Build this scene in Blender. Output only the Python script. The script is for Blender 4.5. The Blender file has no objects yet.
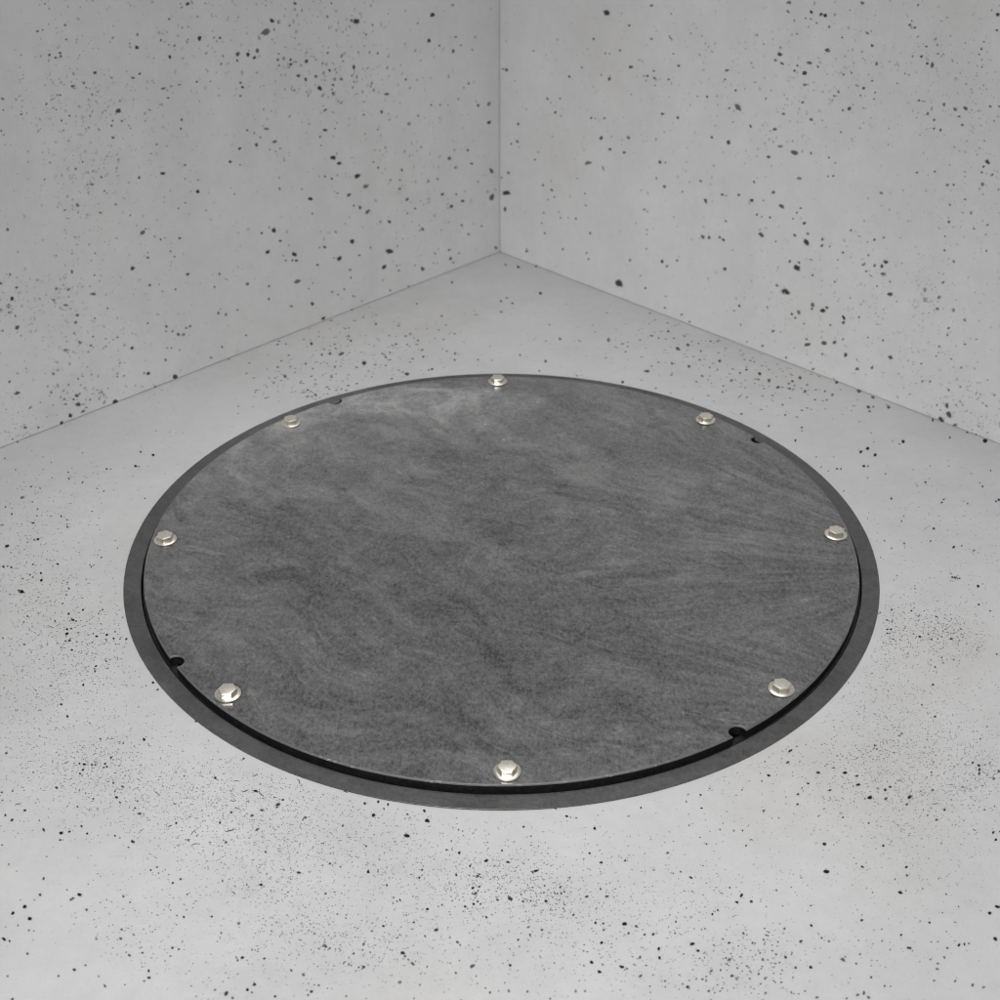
import bpy, bmesh, math, random
from math import sin, cos, pi, radians
from mathutils import Vector, Matrix

scn = bpy.context.scene
COL = scn.collection
random.seed(11)

# ------------------------------------------------------------------ data
# marks seen in the concrete, in each surface's own coordinates:
# centre (0.1 mm), two half axes (0.01 mm), depth of tone
SPECKS = {
'wall_a': '''5029,4422,-253,14,-30,-165,8,0;5114,4398,-155,80,-89,-106,5,0;4962,4422,142,114,-105,84,4,0;5121,4442,21,128,-126,6,3,0;5296,4304,-217,16,-29,-144,6,0;4925,4030,-106,242,-248,-89,9,0
4726,4003,-36,155,-157,-36,5,0;4647,3986,-217,53,-71,-145,6,0;5758,4081,153,200,-183,92,8,0;5842,4136,-178,22,-30,-121,4,0;5728,4212,-128,195,-194,-96,4,0;5439,4102,-18,180,-175,-23,5,0
5270,4011,-65,143,-144,-53,5,0;5352,3897,36,212,-201,8,8,0;4825,3928,-265,-48,15,-106,4,1;5141,4183,112,135,-125,64,3,0;5081,4046,187,55,-40,119,3,0;4423,3761,-242,171,-195,-175,7,0
4278,3728,99,217,-208,42,9,0;4437,3688,117,181,-168,58,6,0;4670,3695,-163,123,-137,-120,5,0;6321,3912,-261,-50,33,-179,7,0;5865,3769,238,64,-45,160,8,0;5769,3794,-130,103,-106,-96,7,0
6616,3826,-353,39,-39,-196,5,0;6473,3835,-159,141,-136,-118,4,0;6456,3780,179,97,-79,121,3,0;6400,3693,24,206,-188,6,3,0;6821,4196,-59,187,-172,-46,6,0;6694,4191,160,176,-157,107,5,0
6755,4156,-196,-20,13,-137,6,0;6692,4157,103,178,-161,67,5,0;5493,3575,-417,9,-29,-198,4,0;5275,3573,-373,-75,24,-154,6,1;5037,3560,-114,155,-160,-91,5,0;4424,3426,-239,8,-35,-159,6,0
4406,3370,95,193,-180,41,8,0;4447,3277,264,103,-70,164,4,0;6110,3453,-321,127,-139,-235,8,0;6201,3364,45,158,-141,21,5,0;6224,3310,-151,119,-119,-116,6,0;6232,3179,154,213,-181,94,5,0
6086,3333,126,194,-168,75,4,0;6878,3738,-485,108,-36,-110,5,1;6959,3709,-197,89,-87,-145,4,0;6781,3766,172,140,-119,117,4,0;6817,3498,53,150,-131,31,5,0;6716,3528,90,195,-170,54,4,0
6858,3626,125,110,-93,85,4,0;5303,3176,-91,199,-197,-83,5,0;5335,3078,165,192,-163,95,4,0;4540,2658,-251,166,-161,-163,7,0;4399,2851,219,126,-93,132,5,0;4696,2531,-274,10,-46,-193,7,0
4560,2458,178,125,-93,106,4,0;5656,2622,-388,-96,37,-223,8,0;5978,2650,-118,187,-179,-105,6,0;5750,2600,-33,136,-126,-39,3,0;5214,2290,-289,45,-80,-214,9,0;5308,2314,80,141,-119,39,3,0
4688,2123,-148,108,-123,-121,4,0;5340,2647,257,165,-122,163,3,0;6751,2946,-182,122,-120,-143,4,0;6654,3002,4,162,-142,-9,5,0;6546,2870,-84,137,-127,-72,4,0;6456,2778,45,221,-191,15,4,0
6589,2727,-380,-96,39,-201,4,0;6448,2613,-192,65,-75,-148,3,0;6243,2740,-199,57,-68,-150,4,0;6809,2542,167,245,-197,106,5,0;6331,2425,146,200,-160,89,4,0;5509,2159,15,180,-160,-12,4,0
5405,2200,187,93,-60,124,4,0;6167,2249,-167,60,-71,-131,4,0;5080,1901,-278,-76,17,-119,4,1;7685,2497,216,184,-139,158,5,0;6042,2003,-353,188,-162,-224,6,0;5992,2035,-210,47,-67,-163,4,0
5549,1791,261,101,-53,180,5,0;5815,1854,47,182,-153,12,6,0;5890,1910,36,181,-154,4,4,0;5754,1856,161,59,-31,112,4,0;6911,2186,-338,-189,80,-151,4,1;6547,2384,204,232,-182,131,3,0
7439,3862,157,170,-147,112,5,0;7458,3749,-189,-10,5,-138,3,0;7525,3545,-109,139,-124,-85,4,0;7265,3663,-219,7,-13,-160,3,0;7144,2924,-183,63,-65,-141,3,0;6974,2528,-182,74,-77,-143,4,0
6959,2427,-262,-143,63,-117,4,1;6580,4459,207,130,-117,139,4,0;6906,4452,-241,43,-42,-169,4,0;6847,4454,-141,112,-106,-99,3,0;6766,4704,-33,138,-129,-23,4,0;6594,4315,181,122,-109,122,3,0
5447,3460,248,75,-50,164,4,0;5564,3408,110,175,-155,61,3,0;5705,3375,-163,67,-76,-119,4,0;4932,3459,-225,-372,105,-36,3,1;5684,2975,0,195,-179,-19,4,0;5552,2921,95,158,-136,51,3,0
5187,2426,-271,-29,-8,-189,2,0;3882,4047,162,260,-252,76,9,0;3781,4016,-154,202,-226,-118,8,0;3861,3943,41,167,-168,8,5,0;3625,3949,94,160,-157,41,5,0;3989,3936,-748,193,-202,-365,6,0
3515,4185,157,263,-261,70,6,0;2959,4095,1,169,-182,-19,5,0;2576,3824,-578,-98,21,-264,9,0;2653,3843,35,234,-248,-10,6,0;1264,3682,-404,94,-156,-225,9,0;1536,3623,-248,82,-133,-161,3,0
1345,3367,-17,275,-313,-59,9,0;846,3324,-294,33,-93,-179,5,0;754,3199,-21,186,-218,-49,4,0;902,3150,43,323,-360,-37,6,0;1156,3265,229,184,-166,103,4,0;536,3099,-110,193,-245,-104,3,0
895,3745,-399,-47,-14,-222,3,0;4139,3746,-4,333,-337,-38,6,0;4189,3674,-270,101,-131,-186,7,0;3823,3653,134,148,-136,69,5,0;3846,3586,-107,167,-183,-89,6,0;3654,3550,-130,189,-210,-107,8,0
3656,3497,239,102,-74,141,8,0;3414,3487,-120,196,-219,-103,8,0;3071,3523,-139,156,-183,-109,5,0;2854,3449,-221,248,-294,-174,5,0;2661,3267,-43,262,-284,-68,8,0;2831,3377,-229,8,-43,-145,5,0
3058,3309,21,209,-215,-17,7,0;3555,3339,351,140,-96,208,6,0;3448,3275,40,267,-269,-11,7,0;3284,3279,218,234,-211,106,6,0;3238,3122,408,137,-80,243,9,0;3018,3118,263,167,-133,143,6,0
2878,3165,228,240,-216,108,5,0;2702,3172,190,137,-115,98,5,0;3024,3013,345,249,-203,183,5,0;3044,3067,-174,94,-124,-126,5,0;3178,3035,-40,232,-245,-61,3,0;2251,3369,-127,136,-168,-100,6,0
2428,3634,-201,116,-156,-140,4,0;2311,3730,56,239,-253,-1,3,0;2126,2822,-538,-110,15,-234,6,0;1781,2942,-172,151,-196,-134,6,0;2399,2978,90,219,-217,19,3,0;2527,2808,-437,-91,11,-149,5,1
2232,2609,87,325,-328,-5,6,0;2540,2639,-276,11,-61,-180,4,0;2108,2475,-57,177,-198,-71,3,0;1584,2419,-114,190,-229,-112,4,0;1333,2511,182,220,-204,68,4,0;1169,2477,-263,-1,-54,-163,4,0
1018,2445,-240,50,-107,-159,3,0;616,2658,10,265,-299,-51,5,0;710,2618,-101,200,-248,-105,3,0;430,2314,186,273,-267,51,6,0;219,2294,-342,340,-345,-213,4,0;474,2383,-146,144,-196,-122,4,0
216,2027,-320,90,-181,-220,8,0;3176,2836,-408,91,-116,-206,4,0;3199,2586,337,134,-80,200,7,0;3284,2518,-210,103,-139,-157,5,0;3283,2404,-217,33,-71,-151,3,0;3034,2568,-164,107,-138,-126,4,0
2317,2395,-132,139,-171,-113,4,0;1757,2348,-411,164,-260,-296,3,0;4111,2802,-521,-116,28,-232,4,0;4004,2622,-471,29,-68,-224,5,0;4284,2645,4,269,-259,-35,7,0;3934,2517,213,86,-51,132,4,0
4007,2496,-212,21,-53,-147,4,0;4096,2542,-78,157,-165,-77,3,0;4220,2724,105,204,-184,42,4,0;3101,2201,361,199,-134,206,9,0;3008,2102,361,87,-20,226,8,0;2708,1860,-480,137,-184,-274,9,0
2571,1684,-619,18,-124,-352,5,0;3150,1933,-260,34,-83,-184,6,0;3255,1989,12,226,-222,-34,4,0;2878,1642,-460,87,-142,-260,6,0;3067,1715,220,128,-83,125,4,0;3524,1759,-391,-48,-27,-263,9,0
2697,1421,81,313,-296,-12,6,0;2804,1477,-258,54,-108,-189,4,0;2557,1327,-617,59,-137,-304,6,0;2185,1080,250,254,-197,112,7,0;2357,1127,252,109,-51,149,3,0;3511,1556,11,231,-221,-37,4,0
4151,1500,-166,264,-267,-162,9,0;4341,1520,-260,-66,16,-176,6,0;4065,1334,-304,-34,-26,-213,6,0;2874,988,-136,294,-319,-163,9,0;3352,1046,275,204,-137,153,6,0;3436,1064,-190,83,-119,-154,4,0
3147,1200,127,239,-206,39,4,0;1918,1748,-117,229,-265,-128,5,0;2131,1660,-215,121,-172,-170,5,0;1963,1618,173,233,-204,63,3,0;1974,1498,-265,214,-282,-227,3,0;1844,1310,-191,269,-324,-193,5,0
1701,1142,227,225,-178,98,5,0;1845,1111,-15,206,-216,-61,4,0;1433,1214,-634,-296,63,-145,3,1;1254,1455,282,245,-192,125,6,0;1432,1468,8,313,-330,-70,3,0;1169,1208,-376,56,-156,-264,6,0
1016,1697,-83,286,-331,-123,6,0;898,1531,346,193,-123,176,4,0;654,1730,72,289,-301,-25,6,0;573,1514,384,124,-38,215,5,0;169,1309,-277,-499,333,-30,7,0;172,904,-342,439,-454,-272,7,0
775,1009,-388,-101,4,-230,7,0;997,988,-215,227,-299,-204,7,0;893,1140,246,229,-182,103,4,0;1572,804,217,329,-284,64,6,0;1636,878,36,185,-182,-23,4,0;799,651,163,269,-241,35,5,0
658,469,319,188,-109,163,5,0;386,522,163,233,-204,42,5,0;1202,686,29,188,-189,-31,3,0;3999,2014,35,286,-269,-24,3,0;3991,2155,93,185,-163,34,3,0;2342,1886,-193,178,-224,-166,4,0
2421,1981,116,197,-179,37,4,0;2197,2122,92,235,-227,12,3,0;7026,1805,-26,227,-191,-43,6,0;6248,1617,-354,11,-52,-263,8,0;6024,1683,254,92,-46,181,5,0;6013,1744,-16,177,-156,-35,4,0
6051,1338,-262,-16,-23,-200,6,0;5507,1312,-274,-24,-22,-204,7,0;5702,1669,31,186,-159,-2,5,0;5658,1585,112,171,-134,60,4,0;5047,1179,69,229,-192,13,5,0;4958,1074,-466,-407,100,-99,4,1
5145,1033,127,181,-137,65,5,0;4644,919,-229,168,-194,-204,6,0;6699,1934,-101,133,-123,-92,4,0;6754,1679,-171,103,-105,-145,4,0;7113,1615,-150,200,-180,-140,5,0;6813,1462,-413,-131,47,-243,5,0
7258,1667,-284,175,-171,-244,3,0;7315,1546,312,307,-218,220,2,0;7184,1442,-413,-133,47,-233,4,0;7059,1275,-294,41,-67,-241,5,0;7102,1193,-273,96,-109,-232,4,0;6852,1165,88,174,-132,49,5,0
6663,1232,-105,172,-155,-105,4,0;7802,1723,-166,177,-154,-149,9,0;7861,1651,296,121,-72,232,7,0;7955,1630,191,138,-94,145,7,0;7861,1569,-330,-19,-9,-197,5,0;7818,1370,-280,114,-115,-241,7,0
7724,1828,-218,40,-50,-179,5,0;7891,1928,-53,212,-173,-58,6,0;7809,1509,4,202,-160,-14,4,0;7993,1389,-127,141,-121,-118,4,0;7766,1999,19,251,-202,-3,3,0;7145,1073,66,180,-137,32,5,0
7093,932,308,347,-240,210,3,0;7289,903,-333,163,-169,-295,3,0;6917,950,59,217,-168,20,4,0;6964,849,-281,-46,0,-224,4,0;6755,865,-190,-27,-4,-150,3,0;6598,831,-225,-38,0,-176,4,0
6430,629,-237,154,-145,-193,8,0;6163,870,-195,4,-33,-155,5,0;5914,743,227,282,-201,134,4,0;5837,653,-162,217,-210,-165,3,0;5765,587,-46,249,-218,-79,7,0;5687,557,-81,235,-213,-105,5,0
5577,634,-274,88,-123,-231,4,0;5635,629,-278,-56,-1,-210,4,0;5709,1176,-185,45,-68,-150,5,0;5893,1207,138,112,-75,91,4,0;5029,615,-150,156,-165,-146,6,0;5138,671,-119,252,-242,-139,5,0
4754,228,-227,127,-158,-204,4,0;5146,198,151,227,-165,75,6,0;5996,311,111,228,-170,51,6,0;5890,440,-101,151,-144,-107,4,0;5777,373,-26,192,-165,-55,4,0;6266,221,-142,233,-214,-156,8,0
6323,249,14,200,-160,-22,5,0;5897,40,-108,290,-269,-148,9,0;6196,5,32,240,-189,-16,7,0;6779,16,-344,56,-95,-288,9,0;7270,174,-326,-225,114,-220,8,0;7399,70,12,292,-223,-30,9,0
7267,289,244,182,-108,182,7,0;7315,256,203,113,-60,157,6,0;7224,57,-356,24,-52,-226,6,0;7526,14,-90,299,-187,-93,9,0;7172,92,-220,-48,5,-181,4,0;7104,175,-135,193,-171,-143,3,0
7427,235,-215,-54,13,-176,5,0;7987,601,-361,-36,-9,-239,7,0;8048,767,-149,202,-169,-148,5,0;7984,140,-207,-238,136,-136,5,0;7824,75,121,162,-106,85,6,0;7206,495,67,188,-139,31,5,0
7475,494,2,219,-170,-26,5,0;8165,55,-146,-16,-5,-127,6,0;7574,449,44,317,-239,-2,3,0;7058,236,-508,-56,-9,-131,3,1;6945,245,-312,85,-47,-114,3,1;6595,165,-237,-385,112,-57,3,1
6625,495,-161,128,-127,-152,3,0;5332,110,225,273,-188,127,3,0;4843,617,-259,-55,-1,-188,4,0;4286,1247,-333,86,-141,-260,9,0;3865,1093,284,289,-213,149,9,0;3834,997,-275,-47,-12,-190,7,0
3902,1021,-222,16,-60,-165,6,0;4007,1048,-24,227,-216,-63,5,0;4036,1123,103,162,-130,43,4,0;3115,813,-343,126,-192,-265,9,0;3205,847,42,178,-161,-9,5,0;3493,832,-283,-57,-8,-193,6,0
2215,656,-623,-181,18,-289,9,0;2327,458,-305,182,-258,-265,9,0;1598,208,270,376,-307,87,7,0;1741,301,-137,155,-194,-139,3,0;2055,319,-268,66,-136,-209,5,0;2088,405,-271,-79,8,-172,4,0
2553,812,-218,118,-168,-182,4,0;2762,756,287,137,-66,172,5,0;2942,594,-338,-58,-24,-230,4,0;2937,483,30,254,-237,-39,5,0;3848,708,-609,-49,-59,-305,6,0;3672,549,225,129,-70,138,4,0
3635,315,190,317,-250,69,8,0;4338,609,-191,124,-151,-170,6,0;4317,786,109,275,-228,26,4,0;3464,44,-358,1,-87,-270,8,0;3602,603,-17,168,-161,-50,4,0;3282,376,-243,132,-182,-211,3,0
3186,308,225,153,-90,130,4,0;3066,349,223,157,-96,126,4,0;2237,70,220,245,-181,95,5,0;2358,267,-114,167,-193,-126,3,0;1887,26,252,233,-163,117,4,0;1343,368,284,97,-21,171,5,0
1035,200,-163,227,-284,-180,7,0;986,123,17,231,-235,-56,5,0;1062,340,-343,46,-145,-250,5,0;860,231,-281,-6,-75,-192,4,0;85,97,330,391,-321,104,4,0;3987,393,-394,-62,-30,-284,3,0
2915,197,86,301,-266,-12,3,0;2958,3,-330,-5,-79,-245,4,0''',
'wall_b': '''1954,3814,397,-213,-282,-260,9,0;3021,3692,452,-329,-195,-157,6,1;2340,3724,-226,90,130,151,6,0;2688,4023,433,69,16,-200,4,0;1748,3454,9,245,267,35,5,0;2206,3390,281,69,30,-163,6,0
1957,3310,-39,175,196,53,5,0;2034,3318,-189,31,65,122,4,0;2400,3218,396,75,14,-197,7,0;1338,2892,-158,200,250,135,6,0;1559,3052,-140,172,213,117,4,0;2049,2997,110,285,286,-20,6,0
1903,3024,100,188,185,-30,4,0;2686,3159,-215,146,185,159,5,0;2787,3241,261,101,66,-151,5,0;2807,3154,-294,41,88,193,5,0;3177,3380,-252,31,66,165,6,0;3082,3509,-228,-21,9,141,4,0
3034,3186,271,152,117,-152,4,0;2822,3069,214,107,78,-121,3,0;2433,2876,-234,13,54,152,3,0;1178,2564,88,236,240,-7,4,0;1095,2359,233,248,221,-93,6,0;1755,2421,99,233,228,-17,5,0
1827,2430,-110,118,147,94,4,0;1991,2468,253,164,124,-131,5,0;2974,2734,372,79,18,-206,6,0;3221,2742,-10,243,246,45,6,0;144,2750,-207,222,300,172,6,0;70,2753,-184,118,176,135,5,0
308,2633,283,63,10,-158,3,0;939,2512,-382,106,198,259,3,0;538,2283,46,175,184,11,3,0;378,2040,65,250,263,19,6,0;365,1785,304,-307,-324,-209,4,0;239,1724,-58,193,229,85,5,0
1948,2192,207,248,219,-84,8,0;2112,2076,-324,17,83,216,7,0;2365,2090,252,220,176,-123,6,0;2429,2303,422,-127,-176,-252,4,0;2133,2254,-45,183,199,66,3,0;717,1605,284,190,137,-137,4,0
779,1728,-105,170,210,108,3,0;2007,1788,353,-357,-242,-169,6,1;1726,1794,722,270,86,-290,5,0;1537,1525,420,-12,-69,-176,4,1;1039,2008,-308,3,73,197,3,0;185,1282,-417,16,127,273,5,0
45,1176,274,157,99,-135,4,0;139,964,755,144,-38,-336,9,0;114,711,49,432,356,71,7,0;888,1269,-151,225,278,156,5,0;1051,1240,-357,4,93,237,6,0;1112,1153,223,183,136,-103,5,0
982,1078,70,225,220,11,4,0;1691,1352,-203,139,191,169,4,0;1713,1187,-190,104,153,154,4,0;1239,877,36,223,223,33,4,0;1537,946,-165,214,261,166,4,0;1389,917,-123,122,157,114,3,0
876,696,124,230,209,-22,3,0;907,864,-159,183,235,156,3,0;935,563,-87,226,260,122,5,0;1812,805,-248,193,257,220,4,0;2981,2107,-37,280,286,76,7,0;3073,2122,103,192,172,-35,4,0
2941,1878,40,233,224,18,4,0;3084,1802,-396,-20,56,267,5,0;3386,1810,216,181,136,-116,4,0;2766,1406,251,172,117,-138,4,0;3274,1433,238,71,21,-154,3,0;3657,3093,-240,44,77,164,6,0
4076,3257,-249,-43,-12,160,6,0;4005,3027,169,175,150,-90,5,0;4134,3060,562,-305,-258,-289,6,0;3920,3466,429,144,73,-206,5,0;3902,3352,151,179,161,-77,4,0;3804,3132,166,137,114,-91,3,0
3783,2614,-116,206,219,109,6,0;4042,2609,-17,298,291,55,8,0;3666,2020,-271,69,113,200,5,0;3772,1782,202,-256,-251,-168,7,0;4025,1933,374,12,-40,-205,5,0;4085,1932,135,131,102,-74,4,0
4278,1991,-281,22,65,202,6,0;3774,1296,358,-183,-201,-245,6,0;3878,1319,8,297,277,50,6,0;4049,1363,-298,84,133,231,5,0;4108,1345,-295,89,137,230,6,0;4118,1605,-258,-7,38,184,4,0
3776,1434,500,-98,-94,-189,2,1;3506,3069,-23,234,238,48,2,0;4210,3302,225,-282,-158,-95,3,1;1304,421,-120,209,246,140,5,0;568,203,-60,206,234,102,5,0;2836,1071,198,171,123,-102,3,0
3004,3976,-19,196,210,35,2,0;665,3108,-312,-5,55,185,3,0;2715,3626,-379,17,70,237,3,0;3569,3406,218,53,26,-134,3,0;5015,4323,-152,158,165,109,8,0;5147,4318,103,195,185,-56,8,0
5201,4316,214,121,106,-134,9,0;5020,4248,163,94,82,-101,5,0;5102,4218,-166,67,76,113,5,0;4949,4244,-193,-12,1,126,4,0;5271,4205,-42,175,173,39,5,0;4703,4377,467,74,29,-206,5,0
4700,4278,326,-119,-111,-172,4,0;4801,4195,57,183,177,-24,4,0;4856,4055,-34,181,181,36,3,0;5458,4121,-172,50,58,118,5,0;5653,4522,334,-45,-44,-175,5,0;5769,4223,389,-145,-109,-187,3,0
5851,4103,-217,128,131,154,6,0;5292,3951,331,-63,-70,-189,8,0;4656,3790,344,-36,-60,-206,8,0;4609,3716,288,103,74,-181,6,0;4698,3692,356,-37,-57,-200,5,0;5071,3771,400,-13,-35,-211,6,0
5021,3645,253,235,204,-150,9,0;5195,3749,-216,36,51,148,6,0;4885,3645,-25,215,211,36,5,0;4914,3710,-133,144,151,101,5,0;5047,3515,468,93,32,-215,4,0;4652,3867,-222,101,118,155,4,0
4345,3409,433,23,-16,-179,4,1;4312,3949,-104,132,141,79,4,0;4413,3864,-177,111,127,126,3,0;4527,3250,-60,186,187,61,4,0;5046,3312,198,207,178,-115,5,0;5539,3728,188,155,133,-117,4,0
5642,3764,-216,-38,-21,145,4,0;5329,3693,157,35,21,-104,3,0;5508,3527,-170,146,150,129,5,0;5456,3471,-217,26,42,151,5,0;5823,3632,158,174,151,-98,7,0;5743,3639,178,60,43,-119,5,0
5798,3544,32,160,146,-11,5,0;5672,3370,108,235,209,-57,8,0;5594,3334,-5,245,228,24,4,0;5940,3922,24,259,240,-2,5,0;5919,3732,-244,-9,6,168,4,0;5973,3613,210,121,98,-139,3,0
5976,3541,-183,-9,4,128,4,0;4802,3123,327,110,69,-212,4,0;5191,3141,-329,-16,18,226,5,0;5344,3162,75,162,144,-36,3,0;4703,2918,336,74,25,-186,6,0;4349,2877,-206,133,155,157,6,0
5610,3086,221,51,27,-151,4,0;5778,3018,4,167,151,12,3,0;5017,2704,578,-88,-105,-290,7,0;4809,2735,571,131,37,-266,3,0;4659,2568,334,-22,-54,-197,6,0;5249,2755,-189,177,185,153,4,0
5498,2756,-117,158,156,100,4,0;5595,2716,-202,67,82,152,3,0;5592,2562,185,140,106,-118,5,0;5523,2536,34,175,155,-5,5,0;5124,2416,515,127,43,-294,3,0;4483,2210,-128,198,205,119,5,0
4785,2152,309,103,51,-206,6,0;4482,1972,-298,62,103,222,8,0;4653,2016,32,188,169,5,4,0;4924,2013,396,-165,-162,-243,7,0;4579,1815,160,196,156,-85,6,0;4654,1805,148,161,124,-82,4,0
4776,1828,-138,158,165,124,5,0;5202,2060,229,92,52,-155,5,0;5157,1994,150,189,150,-84,5,0;5111,1902,98,177,146,-46,5,0;5282,1890,160,222,176,-87,8,0;4676,1575,461,-95,-119,-260,7,0
5169,1705,-234,145,164,194,6,0;4905,1549,-99,185,182,102,4,0;5344,1670,373,-198,-205,-274,9,0;5350,1775,-302,-1,42,224,4,0;5563,1763,-210,165,173,179,5,0;5571,1685,163,293,235,-82,5,0
5679,1706,80,180,146,-36,5,0;5932,1979,194,133,93,-130,5,0;6053,1938,428,-95,-55,-140,4,1;6259,1955,134,181,141,-81,6,0;6173,1900,-89,145,135,85,4,0;6250,2518,-240,154,157,192,4,0
6375,2012,143,277,222,-80,3,0;6467,4100,64,168,153,-39,7,0;6552,4040,-206,79,80,147,7,0;6614,4035,1,378,254,8,6,0;6507,4210,-200,-13,-6,138,5,0;6599,4307,204,88,76,-140,4,0
6655,4161,182,72,61,-126,4,0;6585,3641,517,9,-5,-116,5,1;6527,3637,-194,104,103,143,5,0;6657,3522,-32,177,160,32,6,0;6695,3580,11,155,138,0,5,0;6829,3656,-160,204,188,123,5,0
6969,3635,-237,127,121,176,5,0;7085,3667,226,-230,-164,-135,7,0;7028,3571,206,89,71,-147,5,0;7087,3490,-280,-30,-15,203,4,0;6763,3380,-231,-23,-8,166,5,0;6846,3379,21,235,205,-4,5,0
6748,3471,-18,206,183,23,4,0;7455,3170,267,-154,-126,-185,8,0;7418,3109,109,186,154,-74,5,0;7411,3046,-89,158,138,74,5,0;7532,3045,163,183,148,-117,5,0;7450,2922,-84,246,211,76,5,0
7360,3748,-189,13,16,139,6,0;7137,4297,-39,164,148,29,5,0;7124,4239,-178,56,53,127,4,0;7181,4121,119,102,89,-84,4,0;7149,4373,-159,24,23,113,4,0;7242,4660,177,100,93,-125,9,0
7267,4509,121,124,113,-86,6,0;7454,3768,-126,90,81,94,5,0;6270,4393,116,202,186,-73,5,0;6334,4378,222,120,106,-149,4,0;6326,4608,207,86,77,-139,4,0;6286,4440,-153,65,65,106,4,0
6652,2859,231,70,44,-166,4,0;6866,2922,245,103,73,-176,3,0;7044,2812,-288,-25,-3,215,4,0;7117,2833,-176,77,76,138,5,0;7144,2413,56,248,204,-25,5,0;7043,2309,284,-195,-97,-122,3,1
7282,2557,313,-140,-86,-156,3,1;7384,2579,-35,302,199,36,3,0;7599,2498,154,167,129,-110,4,0;7281,2707,-249,36,45,192,3,0;7456,2416,-202,83,81,163,3,0;7118,2601,-190,191,174,158,2,0
7133,2239,-66,209,179,67,3,0;573,181,333,258,174,-155,6,0;1304,417,-40,245,262,95,5,0;1760,491,215,244,189,-88,4,0;1797,411,-269,69,139,208,4,0;2568,617,154,368,321,-23,3,0
2847,866,203,170,119,-107,4,0;3134,761,-151,211,234,156,8,0;3221,721,231,297,231,-102,4,0;3387,852,271,129,64,-170,5,0;2775,452,-256,-76,-12,168,4,0;2873,296,238,211,143,-124,6,0
2386,222,574,-276,-346,-408,9,0;4175,965,266,186,119,-161,8,0;4462,532,-12,235,211,56,7,0;4388,440,227,76,21,-159,4,0;3238,115,-243,77,130,201,5,0;3237,286,237,124,61,-148,3,0
3534,109,280,122,47,-184,5,0;3675,47,-284,-67,5,201,4,0;4513,280,-36,196,180,68,4,0;4641,76,-156,114,132,147,4,0;5046,918,-139,5,29,107,2,0;5135,942,578,40,-53,-364,9,0
5257,1303,394,-206,-234,-318,9,0;5144,1356,-13,282,252,55,5,0;5276,1378,-159,139,147,141,6,0;5442,1460,437,-51,-62,-192,5,1;5492,1274,208,145,95,-137,6,0;4997,989,-252,135,162,214,4,0
5550,893,260,-263,-257,-236,6,0;5550,842,200,166,109,-129,6,0;5710,869,-342,-68,-3,257,9,0;5760,926,-221,159,169,197,6,0;5366,738,262,-266,-263,-241,5,0;5272,677,-63,244,221,92,6,0
5327,642,-142,160,162,139,5,0;6016,871,243,-246,-152,-143,9,0;6020,808,193,256,185,-114,7,0;5465,608,-32,222,195,64,4,0;5845,716,248,152,88,-173,4,0;5557,350,439,227,95,-259,7,0
5535,419,148,257,191,-73,4,0;5790,450,457,1,-59,-287,7,0;5936,511,153,285,212,-77,7,0;5792,297,218,210,136,-140,4,0;6117,397,33,300,241,22,8,0;6048,590,189,103,56,-136,5,0
6309,271,291,128,58,-219,7,0;6286,387,301,-305,-142,-141,4,1;6509,363,92,261,196,-36,6,0;6727,580,362,-68,-88,-256,7,0;6574,1361,364,21,-24,-255,8,0;6452,1733,-311,-83,-35,231,8,0
6413,1665,-243,158,161,206,7,0;6321,1647,17,242,203,16,6,0;6170,1619,205,222,163,-130,6,0;6447,1574,454,60,-2,-241,6,0;6293,1512,393,-164,-98,-170,5,1;6218,1543,220,157,106,-151,4,0
6214,1748,23,211,178,7,5,0;5816,1569,-117,131,129,106,4,0;5869,1678,-212,51,71,167,5,0;5819,1287,-7,217,187,36,4,0;6550,1510,-180,27,44,144,5,0;6590,761,-205,56,74,174,5,0
6391,1404,-243,38,62,195,3,0;6498,943,573,110,4,-140,3,1;6222,948,106,283,220,-44,3,0;6385,728,-14,220,182,43,3,0;5025,357,266,237,154,-164,5,0;4895,653,-96,196,190,110,4,0
4705,588,243,-43,-53,-122,2,1;4888,102,324,153,66,-226,4,0;5270,65,-8,238,203,53,5,0;5690,49,222,215,137,-142,5,0;6023,20,544,-276,-133,-207,5,1;7213,1703,193,202,147,-135,5,0
7202,1519,163,311,184,-78,4,0;7208,1374,293,96,47,-228,4,0;7010,1547,29,475,386,26,2,0;7034,1429,22,538,435,40,2,0;7408,1423,-133,374,312,144,2,0;7392,1187,197,159,106,-146,5,0
7393,1101,-51,259,211,70,4,0;7320,931,127,295,219,-71,3,0;7627,1063,183,117,73,-141,4,0;7646,2213,15,194,157,1,4,0;7567,1349,-233,236,209,213,2,0;7156,2078,98,216,171,-58,4,0
7292,1985,-266,194,181,225,2,0;7641,768,-213,78,83,187,3,0;7138,638,210,84,40,-165,4,0;7196,425,180,248,170,-119,3,0;7292,456,100,212,152,-58,4,0;7546,436,-114,204,170,122,5,0
7564,232,-54,337,263,89,7,0;7611,134,372,-247,-163,-246,8,0;7531,31,324,-129,-117,-249,9,0;7438,194,-74,164,135,85,5,0;7713,27,334,238,107,-205,5,0;8013,129,158,107,62,-127,6,0
8125,89,63,152,105,-38,5,0;6913,104,285,-234,-128,-157,4,1;7996,10,-149,81,77,141,5,0;7307,797,74,180,133,-40,4,0;7498,828,-264,14,40,222,2,0;7985,730,138,128,83,-106,3,0''',
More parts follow.
